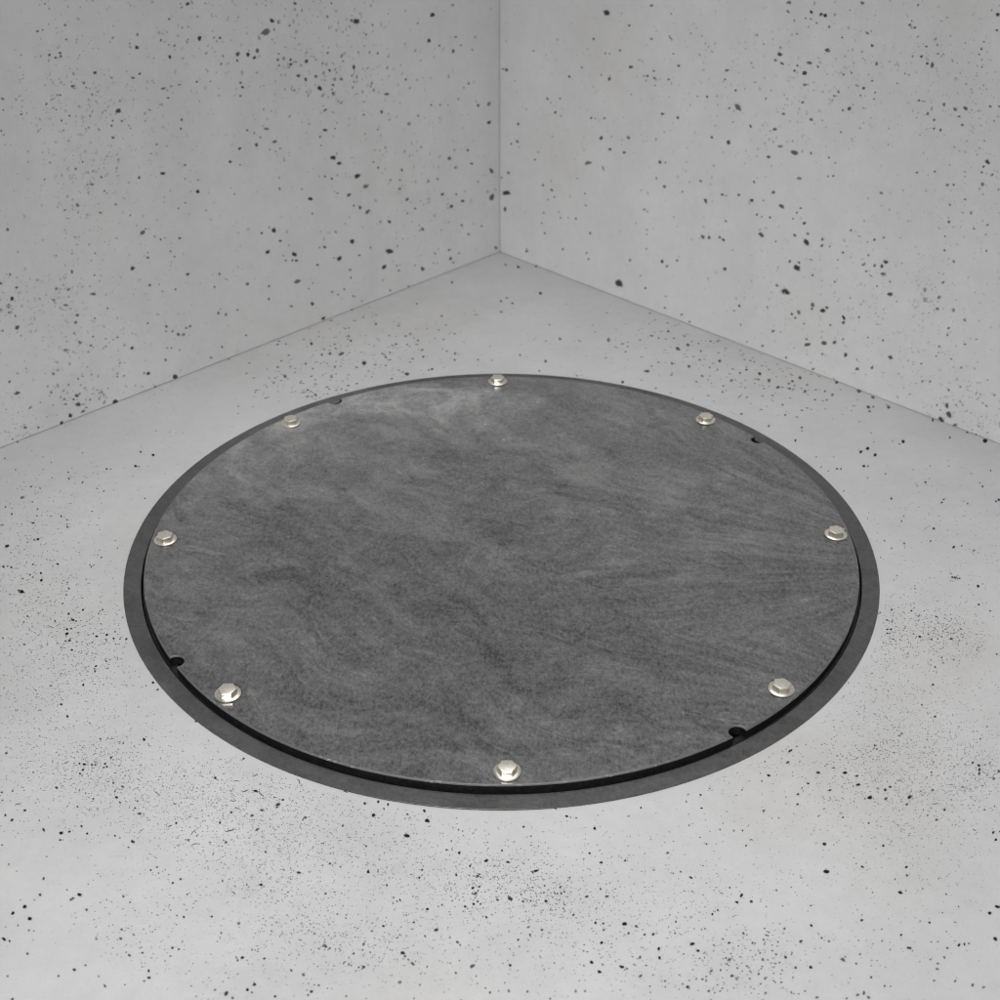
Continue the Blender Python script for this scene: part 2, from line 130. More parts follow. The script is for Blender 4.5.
'floor': '''-5702,2152,-190,184,10,219,7,0;-1787,4200,372,320,155,-626,7,0;-2540,4775,-246,659,197,309,6,0;-2023,4866,-259,479,133,391,5,0;-2063,5005,-309,128,-6,545,3,0;-2261,4476,40,700,270,-201,5,0
-2110,4476,434,503,182,-596,5,0;-2367,4447,29,542,211,-156,5,0;-2157,4093,29,607,236,-158,4,0;-2547,4185,-207,449,131,271,4,0;-1518,4366,-227,354,102,360,5,0;-1212,3888,393,0,32,-568,6,0
-897,4029,261,225,102,-472,6,0;-939,4007,96,404,156,-198,5,0;-1047,4587,251,101,58,-458,4,0;-1027,4388,197,441,176,-386,4,0;-1473,4513,-203,430,133,311,3,0;-1406,4760,-264,117,12,465,4,0
-1727,5390,-271,39,-25,501,4,0;-1917,5600,181,97,63,-356,4,0;-1303,5005,540,0,36,-617,3,1;-1121,4866,58,653,237,-166,3,0;-830,5641,-260,250,68,472,4,0;-1195,6057,-33,570,189,7,4,0
-722,6801,143,811,271,-330,3,0;-351,5682,557,0,7,-437,3,1;-2356,3613,454,-132,15,-314,5,1;-2770,3826,-308,442,106,434,5,0;-2484,3391,611,116,53,-331,4,1;-1964,3763,304,-632,-81,-177,3,1
-2323,3324,-353,306,55,540,3,0;-724,4550,192,221,90,-357,4,0;-614,4294,-30,568,204,24,4,0;-613,4476,288,331,133,-530,3,0;560,6410,-309,174,72,611,7,0;250,7373,-314,269,92,643,6,0
60,7449,-224,633,200,457,4,0;79,6245,278,63,19,-536,5,0;-7,6142,-104,516,171,200,6,0;152,6066,272,135,41,-519,5,0;-3,5772,273,22,7,-516,4,0;520,7392,-251,349,121,525,4,0
659,5358,168,514,168,-285,3,0;1047,4866,381,-533,-139,-462,3,1;787,4920,-243,614,232,482,3,0;1441,4889,24,1027,364,77,3,0;1526,4662,470,-673,-127,-389,2,1;575,4257,-217,406,158,403,5,0
244,4439,-119,596,216,224,3,0;2121,5519,424,252,8,-375,4,1;2264,5153,-260,52,68,490,6,0;2028,5028,463,-94,-58,-449,4,1;2118,4943,67,515,177,-33,4,0;2344,4625,431,-387,-178,-664,5,0
2489,4737,-263,338,181,545,6,0;2472,5005,-189,322,158,411,3,0;2219,4185,-18,775,298,173,3,0;2430,4100,75,719,262,11,4,0;1871,3972,519,0,-55,-627,5,0;1540,3667,106,598,214,-106,6,0
2570,3839,-52,489,203,193,5,0;2846,4257,288,374,79,-421,6,0;2637,4550,118,572,193,-88,4,0;2789,4022,-41,425,177,169,4,0;3065,3916,179,387,111,-213,5,0;2931,3715,275,387,90,-381,4,0
2975,3291,542,765,76,-303,4,1;2801,3558,220,149,10,-342,4,0;2771,3404,-138,258,136,293,4,0;2807,4851,-214,227,136,442,4,0;2924,2834,-147,211,124,294,5,0;1251,3660,-65,652,253,178,5,0
487,3979,250,100,27,-433,4,0;4259,3674,180,765,275,-43,6,0;5220,2684,169,558,129,-24,9,0;5706,2181,258,-239,-222,-468,9,0;4490,3424,589,0,-150,-694,4,0;5549,2378,230,196,-2,-282,5,0
5313,2258,-18,335,181,174,6,0;3487,3525,287,34,-68,-481,6,0;3404,3708,253,710,224,-237,5,0;3319,3902,-68,609,268,284,6,0;3700,3695,-229,90,108,424,5,0;3812,3784,130,775,288,17,5,0
3641,3626,264,222,15,-387,4,0;3627,3491,15,575,240,145,4,0;3810,3424,322,35,-85,-535,4,0;3866,3592,-155,288,173,358,4,0;4037,3193,184,372,105,-185,5,0;4061,3424,303,188,-18,-453,3,0
4135,3324,379,335,21,-526,3,0;4511,3005,-193,331,226,444,6,0;4503,2903,-197,144,140,381,5,0;4574,3012,226,236,26,-288,4,0;4761,2999,-308,4,122,517,5,0;4338,3031,412,-78,-91,-358,3,1
4761,3063,286,-264,-118,-290,5,1;4626,3258,306,-284,-193,-487,5,0;3456,2809,-154,179,122,306,6,0;3210,2530,240,530,167,-251,3,0;3601,2499,210,65,-33,-322,5,0;3588,2414,177,155,17,-240,4,0
3467,2181,108,389,144,-63,8,0;4279,2000,278,312,53,-330,8,0;4183,1919,245,243,33,-302,8,0;4333,1850,257,386,96,-267,8,0;4148,1603,-172,163,138,323,8,0;4196,1597,167,35,-40,-246,7,0
4173,1954,-85,47,51,150,3,0;4732,2158,168,521,192,-67,8,0;4677,2099,-54,240,139,178,5,0;4611,2169,72,330,134,10,3,0;3826,1536,-146,53,71,243,8,0;3873,1531,169,166,26,-207,7,0
3720,1492,123,177,46,-137,5,0;3657,1581,45,248,103,5,6,0;3643,1805,45,254,104,5,5,0;3845,1805,110,219,69,-103,4,0;4133,1340,146,248,73,-139,5,0;4386,2152,143,73,-16,-202,4,0
4359,1427,70,305,127,2,5,0;4403,2360,-105,171,119,232,4,0;4764,1248,-112,122,107,219,8,0;4829,1324,94,233,84,-51,4,0;4650,1174,-121,15,54,190,4,0;4650,1216,-89,19,43,142,3,0
4298,902,140,243,75,-124,8,0;4873,886,171,103,-13,-215,7,0;4834,825,-96,141,114,199,7,0;5083,850,116,-179,-91,-155,5,1;5110,799,-136,53,86,224,6,0;5127,764,2,152,83,62,4,0
5372,1232,-117,27,66,190,6,0;5377,1153,97,296,120,-17,7,0;5571,1498,63,245,106,15,7,0;5476,876,204,80,-46,-268,8,0;5436,845,140,263,86,-91,7,0;4907,1603,-109,58,74,193,5,0
5331,1432,142,78,-20,-185,4,0;5120,1597,181,130,-7,-225,3,0;5139,1720,135,26,-43,-200,3,0;4302,449,55,219,96,-2,7,0;4350,548,12,210,105,57,6,0;4556,723,44,225,102,18,3,0
4610,304,-135,120,116,241,7,0;4578,352,-17,183,105,93,4,0;4517,304,0,147,79,54,5,0;4748,270,13,153,79,41,4,0;4514,66,65,263,119,4,8,0;4226,19,157,61,-22,-203,6,0
4226,-28,95,47,-8,-119,4,0;4032,75,-8,189,102,74,7,0;4073,-65,122,128,27,-130,7,0;3922,-234,56,147,60,-32,7,0;3947,499,-10,197,104,79,4,0;3806,1058,10,279,133,72,4,0
4728,-46,185,216,48,-179,9,0;4818,-23,121,155,39,-111,7,0;4923,-106,163,110,-3,-186,6,0;4572,-524,-9,171,100,77,5,0;4592,-589,-54,263,170,173,8,0;4564,-580,125,78,-2,-142,7,0
4633,-606,115,146,40,-102,7,0;4695,-718,94,65,1,-102,4,0;4782,-740,19,269,149,79,9,0;4612,-611,111,156,47,-93,6,0;4012,-558,-86,78,70,143,5,0;4152,-731,111,142,41,-102,4,0
4480,-488,-2,133,75,52,4,0;4831,-97,3,141,78,51,3,0;4139,-782,-152,52,81,224,2,0;4729,-46,-42,209,133,141,9,0;4813,-26,-90,38,57,143,7,0;4509,56,19,178,90,39,6,0
4925,-107,129,2,-51,-181,6,0;4222,27,92,157,52,-76,5,0;4068,-67,-29,99,63,75,7,0;3919,-236,63,118,42,-51,7,0;4026,69,-9,122,67,53,6,0;4015,-560,108,62,-2,-128,5,0
3959,-637,-8,152,86,60,5,0;4565,-587,99,200,77,-60,8,0;4583,-603,-90,29,50,135,8,0;4610,-587,108,38,-19,-133,7,0;4635,-618,64,116,42,-43,5,0;4477,-491,-33,87,61,77,5,0
4787,-739,118,238,92,-67,9,0;4840,-701,60,168,74,-16,6,0;4701,-1045,111,176,61,-80,9,0;4781,-1153,133,60,-16,-152,7,0;4231,-1249,155,22,-26,-123,9,0;3821,-1135,104,169,61,-86,8,0
3739,-1301,-93,74,70,145,7,0;3752,-1319,-47,105,73,93,6,0;3778,-1326,84,129,46,-70,6,0;3699,-1178,-21,172,101,80,6,0;3680,-1196,-55,96,69,101,5,0;4012,-1149,-67,119,89,128,8,0
3705,-1447,124,33,-19,-152,9,0;3744,-1444,125,95,15,-134,8,0;3693,-1509,-111,26,48,151,8,0;3716,-1509,88,118,40,-78,8,0;3728,-1601,-61,121,88,116,8,0;3743,-1628,-4,138,80,48,7,0
3688,-1638,-72,59,55,111,6,0;3621,-1655,99,36,-9,-116,7,0;3645,-1661,-84,31,43,117,5,0;3990,-1560,-108,87,85,169,9,0;3958,-1560,95,103,29,-89,6,0;4083,-1523,-27,120,79,75,8,0
4088,-1601,118,4,-37,-151,8,0;4168,-1423,-70,63,61,113,7,0;4151,-1594,63,146,64,-32,8,0;4199,-1560,-35,111,77,83,7,0;4233,-1475,-38,69,54,74,6,0;4274,-1440,98,13,-27,-123,7,0
4295,-1423,-55,42,44,86,6,0;4281,-1594,153,73,-10,-171,9,0;4329,-1509,103,71,6,-108,7,0;4355,-1492,41,114,53,-13,6,0;4389,-1458,72,82,23,-65,6,0;4411,-1440,-4,138,83,55,8,0
4400,-1526,76,64,11,-76,7,0;4346,-1560,3,141,82,46,6,0;4401,-1567,-40,103,76,89,6,0;4430,-1509,-67,13,32,91,6,0;3781,-1771,63,141,61,-37,7,0;3761,-1751,86,116,40,-74,6,0
3864,-1645,13,146,80,29,5,0;4007,-1601,-7,101,61,41,6,0;4136,-1153,-84,38,50,124,6,0;4122,-1249,10,114,62,25,5,0;4191,-1231,44,117,52,-18,5,0;4115,-1876,107,147,51,-87,7,0
4220,-1909,-37,138,96,94,7,0;4266,-1925,-2,132,80,49,5,0;4110,-1957,98,32,-14,-112,7,0;4018,-2012,105,145,51,-84,8,0;4013,-2085,97,71,11,-98,5,0;4644,-1827,57,184,92,-2,8,0
4497,-1728,92,173,71,-54,6,0;4544,-1695,102,71,5,-105,6,0;4614,-1543,27,114,59,9,5,0;4477,-1761,-11,195,122,85,5,0;3813,-1811,57,97,38,-42,6,0;3665,-1909,-47,54,45,76,3,0
4403,-1678,76,35,-6,-85,6,0;4315,-1406,76,21,-15,-91,6,0;3638,-2279,105,27,-10,-76,6,1;3930,-2270,-39,165,112,101,8,0;3720,-2211,16,137,76,22,5,0;3837,-2703,-57,138,103,112,9,0
3863,-2665,-59,20,31,77,4,0;3758,-2547,39,167,89,5,8,0;3808,-2396,-42,56,46,69,4,0;3478,-2845,-11,115,73,46,5,0;3486,-2924,67,317,174,11,3,0;3462,-2953,59,253,137,2,3,0
3606,-2810,-107,4,34,129,3,0;4501,-2273,59,92,36,-39,7,0;4152,-2995,69,153,74,-29,8,0;3707,-2868,40,127,67,-8,4,0;3688,-3003,-9,142,91,53,5,0;4201,-2606,93,25,-16,-104,5,0
3239,-2591,-18,147,91,61,4,0;3310,-2665,240,-106,-46,-113,4,1;3398,-2709,252,-71,-40,-115,4,1;2914,-2839,111,19,-15,-127,4,0;2489,-3139,77,172,85,-55,8,0;2409,-3148,27,91,48,-13,6,0
3217,-3079,12,152,89,26,8,0;3203,-3115,8,120,71,22,7,0;3225,-3126,-1,146,89,39,7,0;3250,-3142,86,9,-17,-98,6,0;3167,-3148,67,105,47,-50,6,0;3365,-3167,-45,112,82,83,7,0
3245,-3189,49,118,59,-25,6,0;3507,-2350,-60,71,59,94,5,0;3086,-2426,16,134,73,15,5,0;3071,-2451,8,132,74,23,4,0;3165,-2242,-34,177,110,88,3,0;2696,-3023,-63,5,17,75,5,0
2764,-3065,85,2,-18,-99,5,0;2476,-3145,172,89,17,-182,9,0;2240,-3278,97,38,4,-105,7,0;2430,-3287,205,98,12,-150,7,0;2245,-3447,155,-88,-67,-160,8,0;2176,-3513,87,80,32,-84,7,0
2809,-3354,120,11,-21,-135,7,0;2892,-3414,199,0,-42,-203,9,0;2667,-3411,226,0,-34,-179,7,0;2557,-3542,-115,6,28,132,8,0;2725,-3621,190,88,9,-151,7,0;2449,-3668,139,88,26,-138,7,0
2498,-3592,31,131,73,-8,6,0;2985,-3453,194,91,6,-155,7,0;2971,-3557,211,0,-40,-186,8,0;2928,-3572,-77,48,48,98,7,0;3327,-3504,257,-107,-57,-134,7,1;3232,-3580,178,0,-39,-167,7,0
3182,-3616,151,-117,-101,-179,7,0;3038,-3703,230,105,8,-206,9,0;2994,-3717,45,160,89,-10,5,0;3165,-3717,217,225,86,-183,5,0;3369,-3697,288,194,31,-186,8,0;3322,-3783,121,152,65,-93,7,0
3555,-3774,337,40,-26,-130,6,1;3614,-3845,82,184,96,-37,8,0;3518,-3957,137,179,78,-99,7,0;3460,-3907,51,156,87,-11,6,0;3441,-3845,56,122,63,-27,6,0;3483,-3679,98,33,-7,-100,4,0
3833,-3586,200,-26,-50,-146,7,1;3576,-3616,-109,75,81,145,6,0;3475,-3630,-89,13,33,104,7,0;3396,-3630,14,128,78,20,5,0;3622,-3408,125,49,-6,-128,6,0;4044,-3324,-140,67,90,183,8,0
4035,-3378,150,246,111,-90,7,0;4020,-3423,123,219,103,-68,7,0;4000,-3293,141,148,49,-114,7,0;4099,-3317,-105,38,60,133,6,0;4124,-3483,-41,219,159,121,5,0;4193,-3393,132,164,63,-95,8,0
3938,-4094,121,195,95,-68,9,0;3934,-4175,84,175,93,-35,9,0;3990,-4086,67,113,56,-36,8,0;4034,-3805,-15,109,78,52,6,0;3941,-3845,-126,30,61,150,5,0;2427,-3780,141,26,-12,-151,7,0
2635,-3834,169,59,0,-109,7,1;2575,-3915,177,144,33,-103,7,1;2137,-3859,132,229,80,-73,6,0;2247,-3935,-89,72,60,111,5,0;2191,-3940,-71,57,48,89,5,0;2767,-3929,108,99,38,-96,7,0
2963,-3993,-110,11,34,123,7,0;3196,-4018,-72,47,49,91,5,0;3024,-4239,-54,137,103,92,8,0;3097,-4197,116,49,3,-113,3,0;2562,-4221,182,-45,-56,-171,8,0;2634,-4229,38,118,67,-16,4,0
2520,-4508,238,0,-41,-208,9,0;2811,-4459,124,-114,-81,-123,7,0;2770,-4425,-46,80,63,67,5,0;2763,-4366,10,115,73,16,4,0;2960,-4464,127,-31,-32,-88,4,1;3152,-4459,136,32,-14,-135,9,0
3137,-4546,-68,115,95,100,7,0;3034,-4586,62,135,75,-31,5,0;3041,-4718,173,-122,-93,-154,9,0;3090,-4699,83,71,27,-68,6,0;2832,-4716,77,123,64,-51,4,0;2795,-4674,89,36,3,-84,4,0
3794,-4067,143,-188,-86,-107,6,1;3738,-3963,70,112,54,-42,5,0;3253,-4130,91,6,-20,-97,5,0;3489,-4215,-111,1,32,119,5,0;3373,-4579,114,59,9,-102,5,0;3223,-4679,99,146,73,-65,3,0
3389,-4736,92,112,52,-64,6,0;3450,-4855,50,134,80,-14,5,0;3313,-4915,82,117,60,-52,5,0;3191,-5008,-103,55,65,119,7,0;3124,-4994,126,88,29,-105,3,0;3383,-5003,153,-81,-57,-101,6,1
3665,-4918,-146,2,45,150,9,0;3743,-4857,191,-46,-76,-174,9,0;3634,-5161,136,-161,-132,-153,8,0;2953,-5122,76,147,84,-41,8,0;2821,-5069,-122,8,34,125,4,0;2798,-5177,77,111,60,-51,6,0
2693,-4984,130,40,-2,-123,9,0;2704,-4934,-61,53,50,74,6,0;2680,-4886,85,51,16,-75,5,0;2305,-5034,-65,114,89,87,8,0;2336,-4845,-89,50,50,101,6,0;2124,-4848,77,68,31,-67,7,0
2221,-4664,63,94,49,-48,6,0;2100,-4696,1,163,105,27,5,0;2314,-4571,-106,68,64,124,4,0;2100,-5064,-100,69,63,113,6,0;1959,-5127,193,-95,-53,-118,8,1;1843,-5196,28,153,98,-5,6,0
2200,-5182,183,77,16,-140,7,0;2360,-5150,4,151,102,26,6,0;2408,-5180,-111,119,103,134,4,0;2344,-5117,103,61,21,-91,3,0;2982,-5243,188,-43,-64,-164,7,0;3000,-5268,-93,27,42,99,4,0
3262,-5243,-110,74,82,129,6,0;3354,-5214,140,120,48,-106,9,0;3396,-5209,-9,141,104,48,8,0;3429,-5202,-42,95,80,68,6,0;3216,-5327,-22,157,118,63,5,0;3152,-5382,148,39,-10,-135,5,0
3136,-5431,181,-65,-73,-151,4,0;3111,-5345,148,34,-14,-137,3,0;3237,-5535,137,109,44,-103,5,0;3090,-5531,147,55,3,-128,5,0;3352,-5568,62,192,125,-7,6,0;3426,-5589,225,0,-49,-169,3,0
2565,-5382,-69,127,103,94,5,0;2476,-5349,145,-239,-152,-149,5,0;2496,-5322,1,146,101,28,4,0;2646,-5503,-123,49,62,130,6,0;2724,-5576,43,168,110,-4,5,0;2766,-5581,52,142,90,-18,4,0
2669,-5400,124,58,13,-109,3,0;2230,-5415,147,-71,-68,-140,9,0;2119,-5420,-154,29,46,156,6,0;2063,-5324,-48,150,110,72,7,0;2111,-5300,-100,8,23,100,5,0;2000,-5300,-114,31,40,118,6,0
1983,-5382,123,39,7,-115,4,0;1893,-5345,-25,213,147,57,4,0;1846,-5472,32,171,111,-5,6,0;1884,-5514,-81,118,94,97,5,0;1995,-5546,142,24,-7,-133,5,0;2150,-5621,-40,146,109,64,4,0
2051,-5632,-23,179,128,52,4,0;1870,-5636,78,153,94,-51,5,0;2516,-5653,202,91,23,-174,5,0;2563,-5636,94,257,136,-30,5,0;2590,-5674,-59,177,139,94,5,0;2225,-5674,202,35,-12,-186,4,0
2433,-5682,84,123,71,-55,5,0;1893,-4807,137,-69,-59,-135,8,0;1987,-4178,199,0,-20,-134,7,1;1998,-4857,107,12,-10,-107,4,0;2838,-5259,99,125,64,-69,3,0;2610,-5300,165,160,76,-128,2,0
3160,-5191,-7,119,86,37,3,0;3204,-5186,-28,107,84,56,4,0;530,-3915,170,-42,-26,-157,8,0;606,-3935,-51,99,60,61,7,0;560,-3929,30,120,69,-28,5,0;749,-4051,-104,150,95,123,9,0
795,-4031,-28,81,49,36,6,0;1031,-3918,162,0,-8,-101,8,1;1140,-3822,1,157,92,14,7,0;441,-3831,-84,101,62,97,7,0;179,-4034,119,134,60,-100,7,0;234,-4135,-89,11,8,96,7,0
1644,-3674,26,162,91,-8,9,0;1636,-3825,-111,19,26,126,8,0;1512,-4018,-21,114,71,37,8,0;1864,-4078,47,114,62,-34,8,0;1933,-4075,24,122,70,-7,8,0;1989,-4018,-20,82,53,35,7,0
1996,-3616,67,109,54,-57,7,0;1938,-3682,-64,23,24,75,7,0;1544,-3668,46,121,65,-36,6,0;1518,-3751,-22,118,72,39,6,0;1728,-3601,-77,56,44,95,6,0;1736,-3572,-54,50,37,68,4,0
1754,-4062,-41,131,85,63,6,0;1787,-3993,-32,72,49,46,7,0;1626,-4221,-54,83,58,69,7,0;1583,-4146,-10,116,72,26,6,0;1937,-4237,54,175,99,-30,6,0;1309,-4313,147,68,20,-117,7,0
693,-4316,-102,46,34,112,9,0;778,-4413,148,0,-7,-123,8,0;967,-4394,101,70,35,-102,8,0;921,-4348,63,35,16,-64,6,0;985,-4366,42,73,41,-39,6,0;645,-4376,69,78,44,-69,6,0
51,-4410,168,0,-1,-148,9,0;270,-4500,248,69,19,-135,9,0;174,-4425,-87,10,7,92,7,0;241,-4510,-9,170,104,13,7,0;119,-4282,-62,31,19,66,5,0;4,-4290,-22,175,104,23,6,0
186,-4290,82,76,28,-54,5,1;450,-4664,86,88,51,-86,9,0;330,-4649,-78,43,28,83,8,0;337,-4802,157,0,-4,-144,9,0;390,-4765,-78,40,27,82,7,0;408,-4728,80,42,23,-82,7,0
427,-4728,-61,74,48,66,8,0;456,-4728,-18,135,84,24,8,0;481,-4711,74,59,34,-75,7,0;440,-4790,45,95,58,-43,7,0;220,-4799,-55,81,51,58,8,0;163,-4804,107,91,55,-109,7,0
65,-4775,154,-167,-93,-142,9,0;55,-4753,-28,104,64,29,6,0;151,-4738,-8,110,68,9,8,0;218,-4691,-5,83,51,6,7,0;238,-4666,73,60,36,-75,7,0;323,-4718,-71,58,38,75,8,0
350,-4748,-6,82,51,8,7,0;283,-4790,-34,68,43,37,6,0;112,-4765,-24,76,47,26,6,0;176,-4716,47,93,57,-47,6,0;529,-4566,-55,83,53,61,7,0;540,-4934,39,127,78,-34,8,0
559,-4963,-80,26,20,82,5,0;590,-4910,16,106,66,-11,4,0;466,-4872,89,77,45,-88,6,0;649,-4758,173,39,11,-130,7,0;758,-4681,24,166,101,-15,6,0;801,-4755,198,0,-10,-150,6,0
853,-4765,44,130,78,-36,4,0;1465,-4569,135,-112,-67,-121,8,0;1389,-4508,-105,22,25,113,6,0;1331,-4525,59,94,52,-52,6,0;1314,-4520,-78,39,32,86,4,0;1571,-4446,88,9,-6,-92,7,0
1185,-4490,125,70,31,-125,6,0;1455,-4708,62,88,48,-53,7,0;1535,-4741,-49,80,57,60,6,0;1678,-4728,182,-43,-33,-121,6,1;1828,-4745,137,172,86,-111,9,0;1784,-4814,137,-69,-57,-135,9,0
1749,-4669,-16,132,86,35,7,0;1628,-4889,44,130,78,-28,8,0;1583,-4929,45,129,77,-29,9,0;1488,-4908,132,0,-10,-84,6,1;1788,-5108,-98,74,63,109,7,0;1669,-5196,127,113,57,-111,7,0
1784,-5248,185,20,-9,-113,4,1;1419,-4951,227,25,-4,-95,3,1;1300,-5001,-88,98,72,99,6,0;1393,-4870,55,124,73,-42,4,0;701,-5010,-64,130,86,72,9,0;758,-5015,-83,72,51,88,9,0
758,-5076,37,153,95,-27,6,0;918,-5019,196,65,24,-173,9,0;941,-5106,108,89,49,-102,7,0;1002,-5041,179,-138,-92,-171,5,0;1058,-5120,99,107,60,-90,8,0;1120,-5117,171,75,29,-147,7,0
734,-5193,110,125,74,-102,9,0;803,-5237,100,38,18,-97,4,0;1148,-5250,49,173,108,-32,9,0;1147,-5331,-47,157,108,61,9,0;1283,-5108,58,146,88,-43,6,0;1401,-5205,247,79,16,-164,8,0
1434,-5268,-139,24,32,140,9,0;1510,-5066,-99,25,28,103,6,0;1264,-4934,-71,86,62,82,4,0;651,-5371,151,-69,-51,-146,9,0;594,-5400,-92,90,63,94,5,0;704,-5455,150,-68,-52,-144,9,0
731,-5393,87,144,89,-77,4,0;866,-5411,181,-83,-56,-152,8,0;904,-5426,-67,85,61,71,7,0;889,-5437,101,20,6,-97,5,0;996,-5490,181,98,45,-150,5,0;1045,-5398,122,9,-4,-118,5,0
1086,-5481,120,31,10,-114,3,0;1006,-5327,115,189,114,-98,5,0;987,-5338,-59,94,67,65,4,0;1167,-5535,102,-115,-77,-98,5,0;1324,-5585,160,19,-5,-152,8,0;1289,-5561,48,112,71,-34,6,0
1341,-5529,-20,139,95,34,4,0;62,-5396,-125,80,53,123,8,0;211,-5122,-22,152,98,24,7,0;123,-5168,90,107,68,-88,7,0;130,-5230,119,41,25,-117,4,0;203,-5048,218,73,30,-151,4,0
299,-5076,186,41,17,-145,5,0;350,-5099,2,130,83,2,3,0;283,-5327,-82,71,48,82,3,0;675,-5248,142,-130,-58,-93,2,1;520,-5221,113,-67,-30,-72,3,1;1652,-5488,-125,98,83,135,5,0
1679,-5514,-37,203,143,64,3,0;1651,-5349,190,134,64,-168,5,0;1625,-5382,216,91,20,-125,5,1;1508,-5448,192,202,82,-119,4,0;1468,-5621,180,50,12,-166,5,0;1436,-5520,162,29,1,-153,5,0
1393,-5514,92,109,63,-77,4,0;1463,-5525,5,144,97,12,4,0;1548,-5621,153,86,39,-136,3,0;51,-5621,-65,199,133,63,3,0;184,-5625,101,179,117,-94,3,0;592,-5621,-134,132,94,135,3,0
526,-5621,-8,237,159,18,3,0;342,-5685,-85,94,66,84,4,0;1536,-4857,68,78,41,-60,4,0;1611,-4862,-4,79,51,14,4,0;-2039,-3630,231,-28,14,-159,9,0;-1986,-3668,333,-334,-52,-114,7,1
-2071,-3444,309,228,58,-122,6,1;-1695,-3513,217,-409,-87,-79,6,1;-1668,-3563,137,189,64,-90,5,1;-1797,-3731,-115,56,16,120,9,0;-1831,-3788,212,191,101,-183,7,0;-1835,-3817,136,10,26,-152,6,0
-1873,-3703,-117,34,2,126,6,0;-1953,-3851,204,-120,-31,-161,6,0;-1601,-3943,168,342,94,-95,7,1;-1587,-3929,-60,179,99,42,7,0;-1959,-4062,206,183,101,-176,5,0;-2026,-3907,173,94,71,-171,6,0
-1292,-3639,204,-99,-23,-136,8,1;-1120,-3771,-138,2,-12,153,8,0;-1012,-3754,75,150,93,-96,9,0;-930,-3783,-9,191,110,-5,8,0;-961,-3831,-72,133,72,69,6,0;-1040,-3904,167,87,63,-184,9,0
-1280,-4023,-47,147,83,36,8,0;-628,-3856,-59,176,99,56,9,0;-600,-3968,204,-74,-32,-211,9,0;-757,-4130,295,-105,-25,-178,9,0;-764,-3896,-129,78,37,137,6,0;-741,-3935,76,61,40,-87,6,0
-706,-3915,154,58,27,-108,4,1;-781,-3943,-63,97,53,63,6,0;-399,-4189,12,118,71,-16,8,0;-343,-4067,-87,33,17,94,7,0;-312,-4081,-111,25,12,120,4,0;-331,-4313,19,174,105,-25,9,0
-432,-4282,150,0,4,-125,6,0;-903,-4094,23,82,51,-31,7,0;-575,-4026,-65,28,14,70,5,0;-1421,-4210,235,158,51,-113,5,1;-1285,-4181,309,60,21,-106,4,1;-1208,-4148,287,148,37,-101,3,1
-1168,-4148,154,37,15,-71,3,1;-1071,-4242,-155,38,9,164,5,0;-1858,-4306,-97,96,45,89,8,0;-1572,-4518,204,-23,9,-155,8,0;-1625,-4584,-87,33,9,86,6,0;-1633,-4490,-66,14,0,68,5,0
-1589,-4451,-10,115,70,-4,4,0;-1696,-4485,23,104,68,-39,6,0;-1887,-4438,225,-155,-26,-89,3,1;-1339,-4425,149,76,52,-139,6,0;-1395,-4444,104,26,28,-113,5,0;-1301,-4418,5,114,70,-18,5,0
-1254,-4459,76,91,64,-89,7,0;-1317,-4444,-66,88,47,60,4,0;-1033,-4510,-67,188,110,55,9,0;-957,-4490,-87,23,7,90,6,0;-958,-4510,-70,118,67,64,6,0;-617,-4490,72,101,65,-81,8,0
-635,-4569,35,130,82,-43,8,0;-350,-4541,-5,170,104,0,8,0;-881,-4644,-22,139,84,13,8,0;-119,-4394,154,119,70,-158,8,0;-51,-4451,226,-80,-30,-149,4,1;-185,-4553,168,128,63,-139,7,0
-170,-4536,-107,26,15,112,7,0;-245,-4451,-56,158,95,56,7,0;-236,-4433,44,99,60,-48,5,0;-156,-4566,55,86,53,-59,6,0;-214,-4553,-22,110,67,21,6,0;-218,-4674,123,44,29,-128,9,0
-170,-4661,12,138,85,-15,9,0;-221,-4728,-102,44,26,104,8,0;-202,-4728,237,54,29,-192,6,0;-178,-4699,-104,35,20,107,6,0;-210,-4831,-27,160,99,25,8,0;-182,-4807,-17,135,84,15,8,0
-159,-4831,52,117,74,-55,8,0;-275,-4855,-38,156,97,36,8,0;-256,-4874,9,107,67,-12,6,0;-114,-4956,-58,142,89,58,8,0;-138,-4951,-83,16,9,84,6,0;-30,-4790,157,-54,-28,-135,6,0
-1846,-4641,153,0,22,-153,9,0;-1630,-4713,-89,96,49,79,6,0;-1342,-4726,91,58,46,-100,9,0;-1277,-4711,67,57,43,-76,7,0;-1276,-4850,-42,67,38,36,6,0;-1231,-4927,97,-94,-42,-75,5,0
-1164,-4934,-105,11,-3,106,5,0;-770,-4790,-40,130,79,33,8,0;-792,-4802,-116,80,42,114,5,0;-819,-4770,49,84,56,-56,7,0;-557,-4879,156,0,6,-142,9,0;-450,-4838,73,94,61,-78,6,0
-654,-5005,-104,7,-1,105,9,0;-714,-4934,-80,40,21,79,6,0;-807,-4886,5,80,51,-10,6,0;-879,-5041,-111,86,47,105,8,0;-858,-5029,-43,95,57,36,4,0;-770,-5145,137,104,47,-90,8,1
-750,-5122,-85,82,48,80,5,0;-484,-5076,207,71,39,-155,7,0;-564,-5134,-48,174,109,40,4,0;-959,-5087,-78,131,78,68,5,0;-380,-5145,-123,28,14,122,4,0;-323,-5191,141,-144,-74,-114,6,0
-304,-5214,23,149,97,-27,5,0;-328,-5464,-99,126,80,93,5,0;-213,-5404,239,138,65,-164,6,0;-81,-5632,-157,24,15,151,5,0;-721,-5286,182,-101,-49,-155,8,0;-701,-5316,140,22,23,-139,5,0
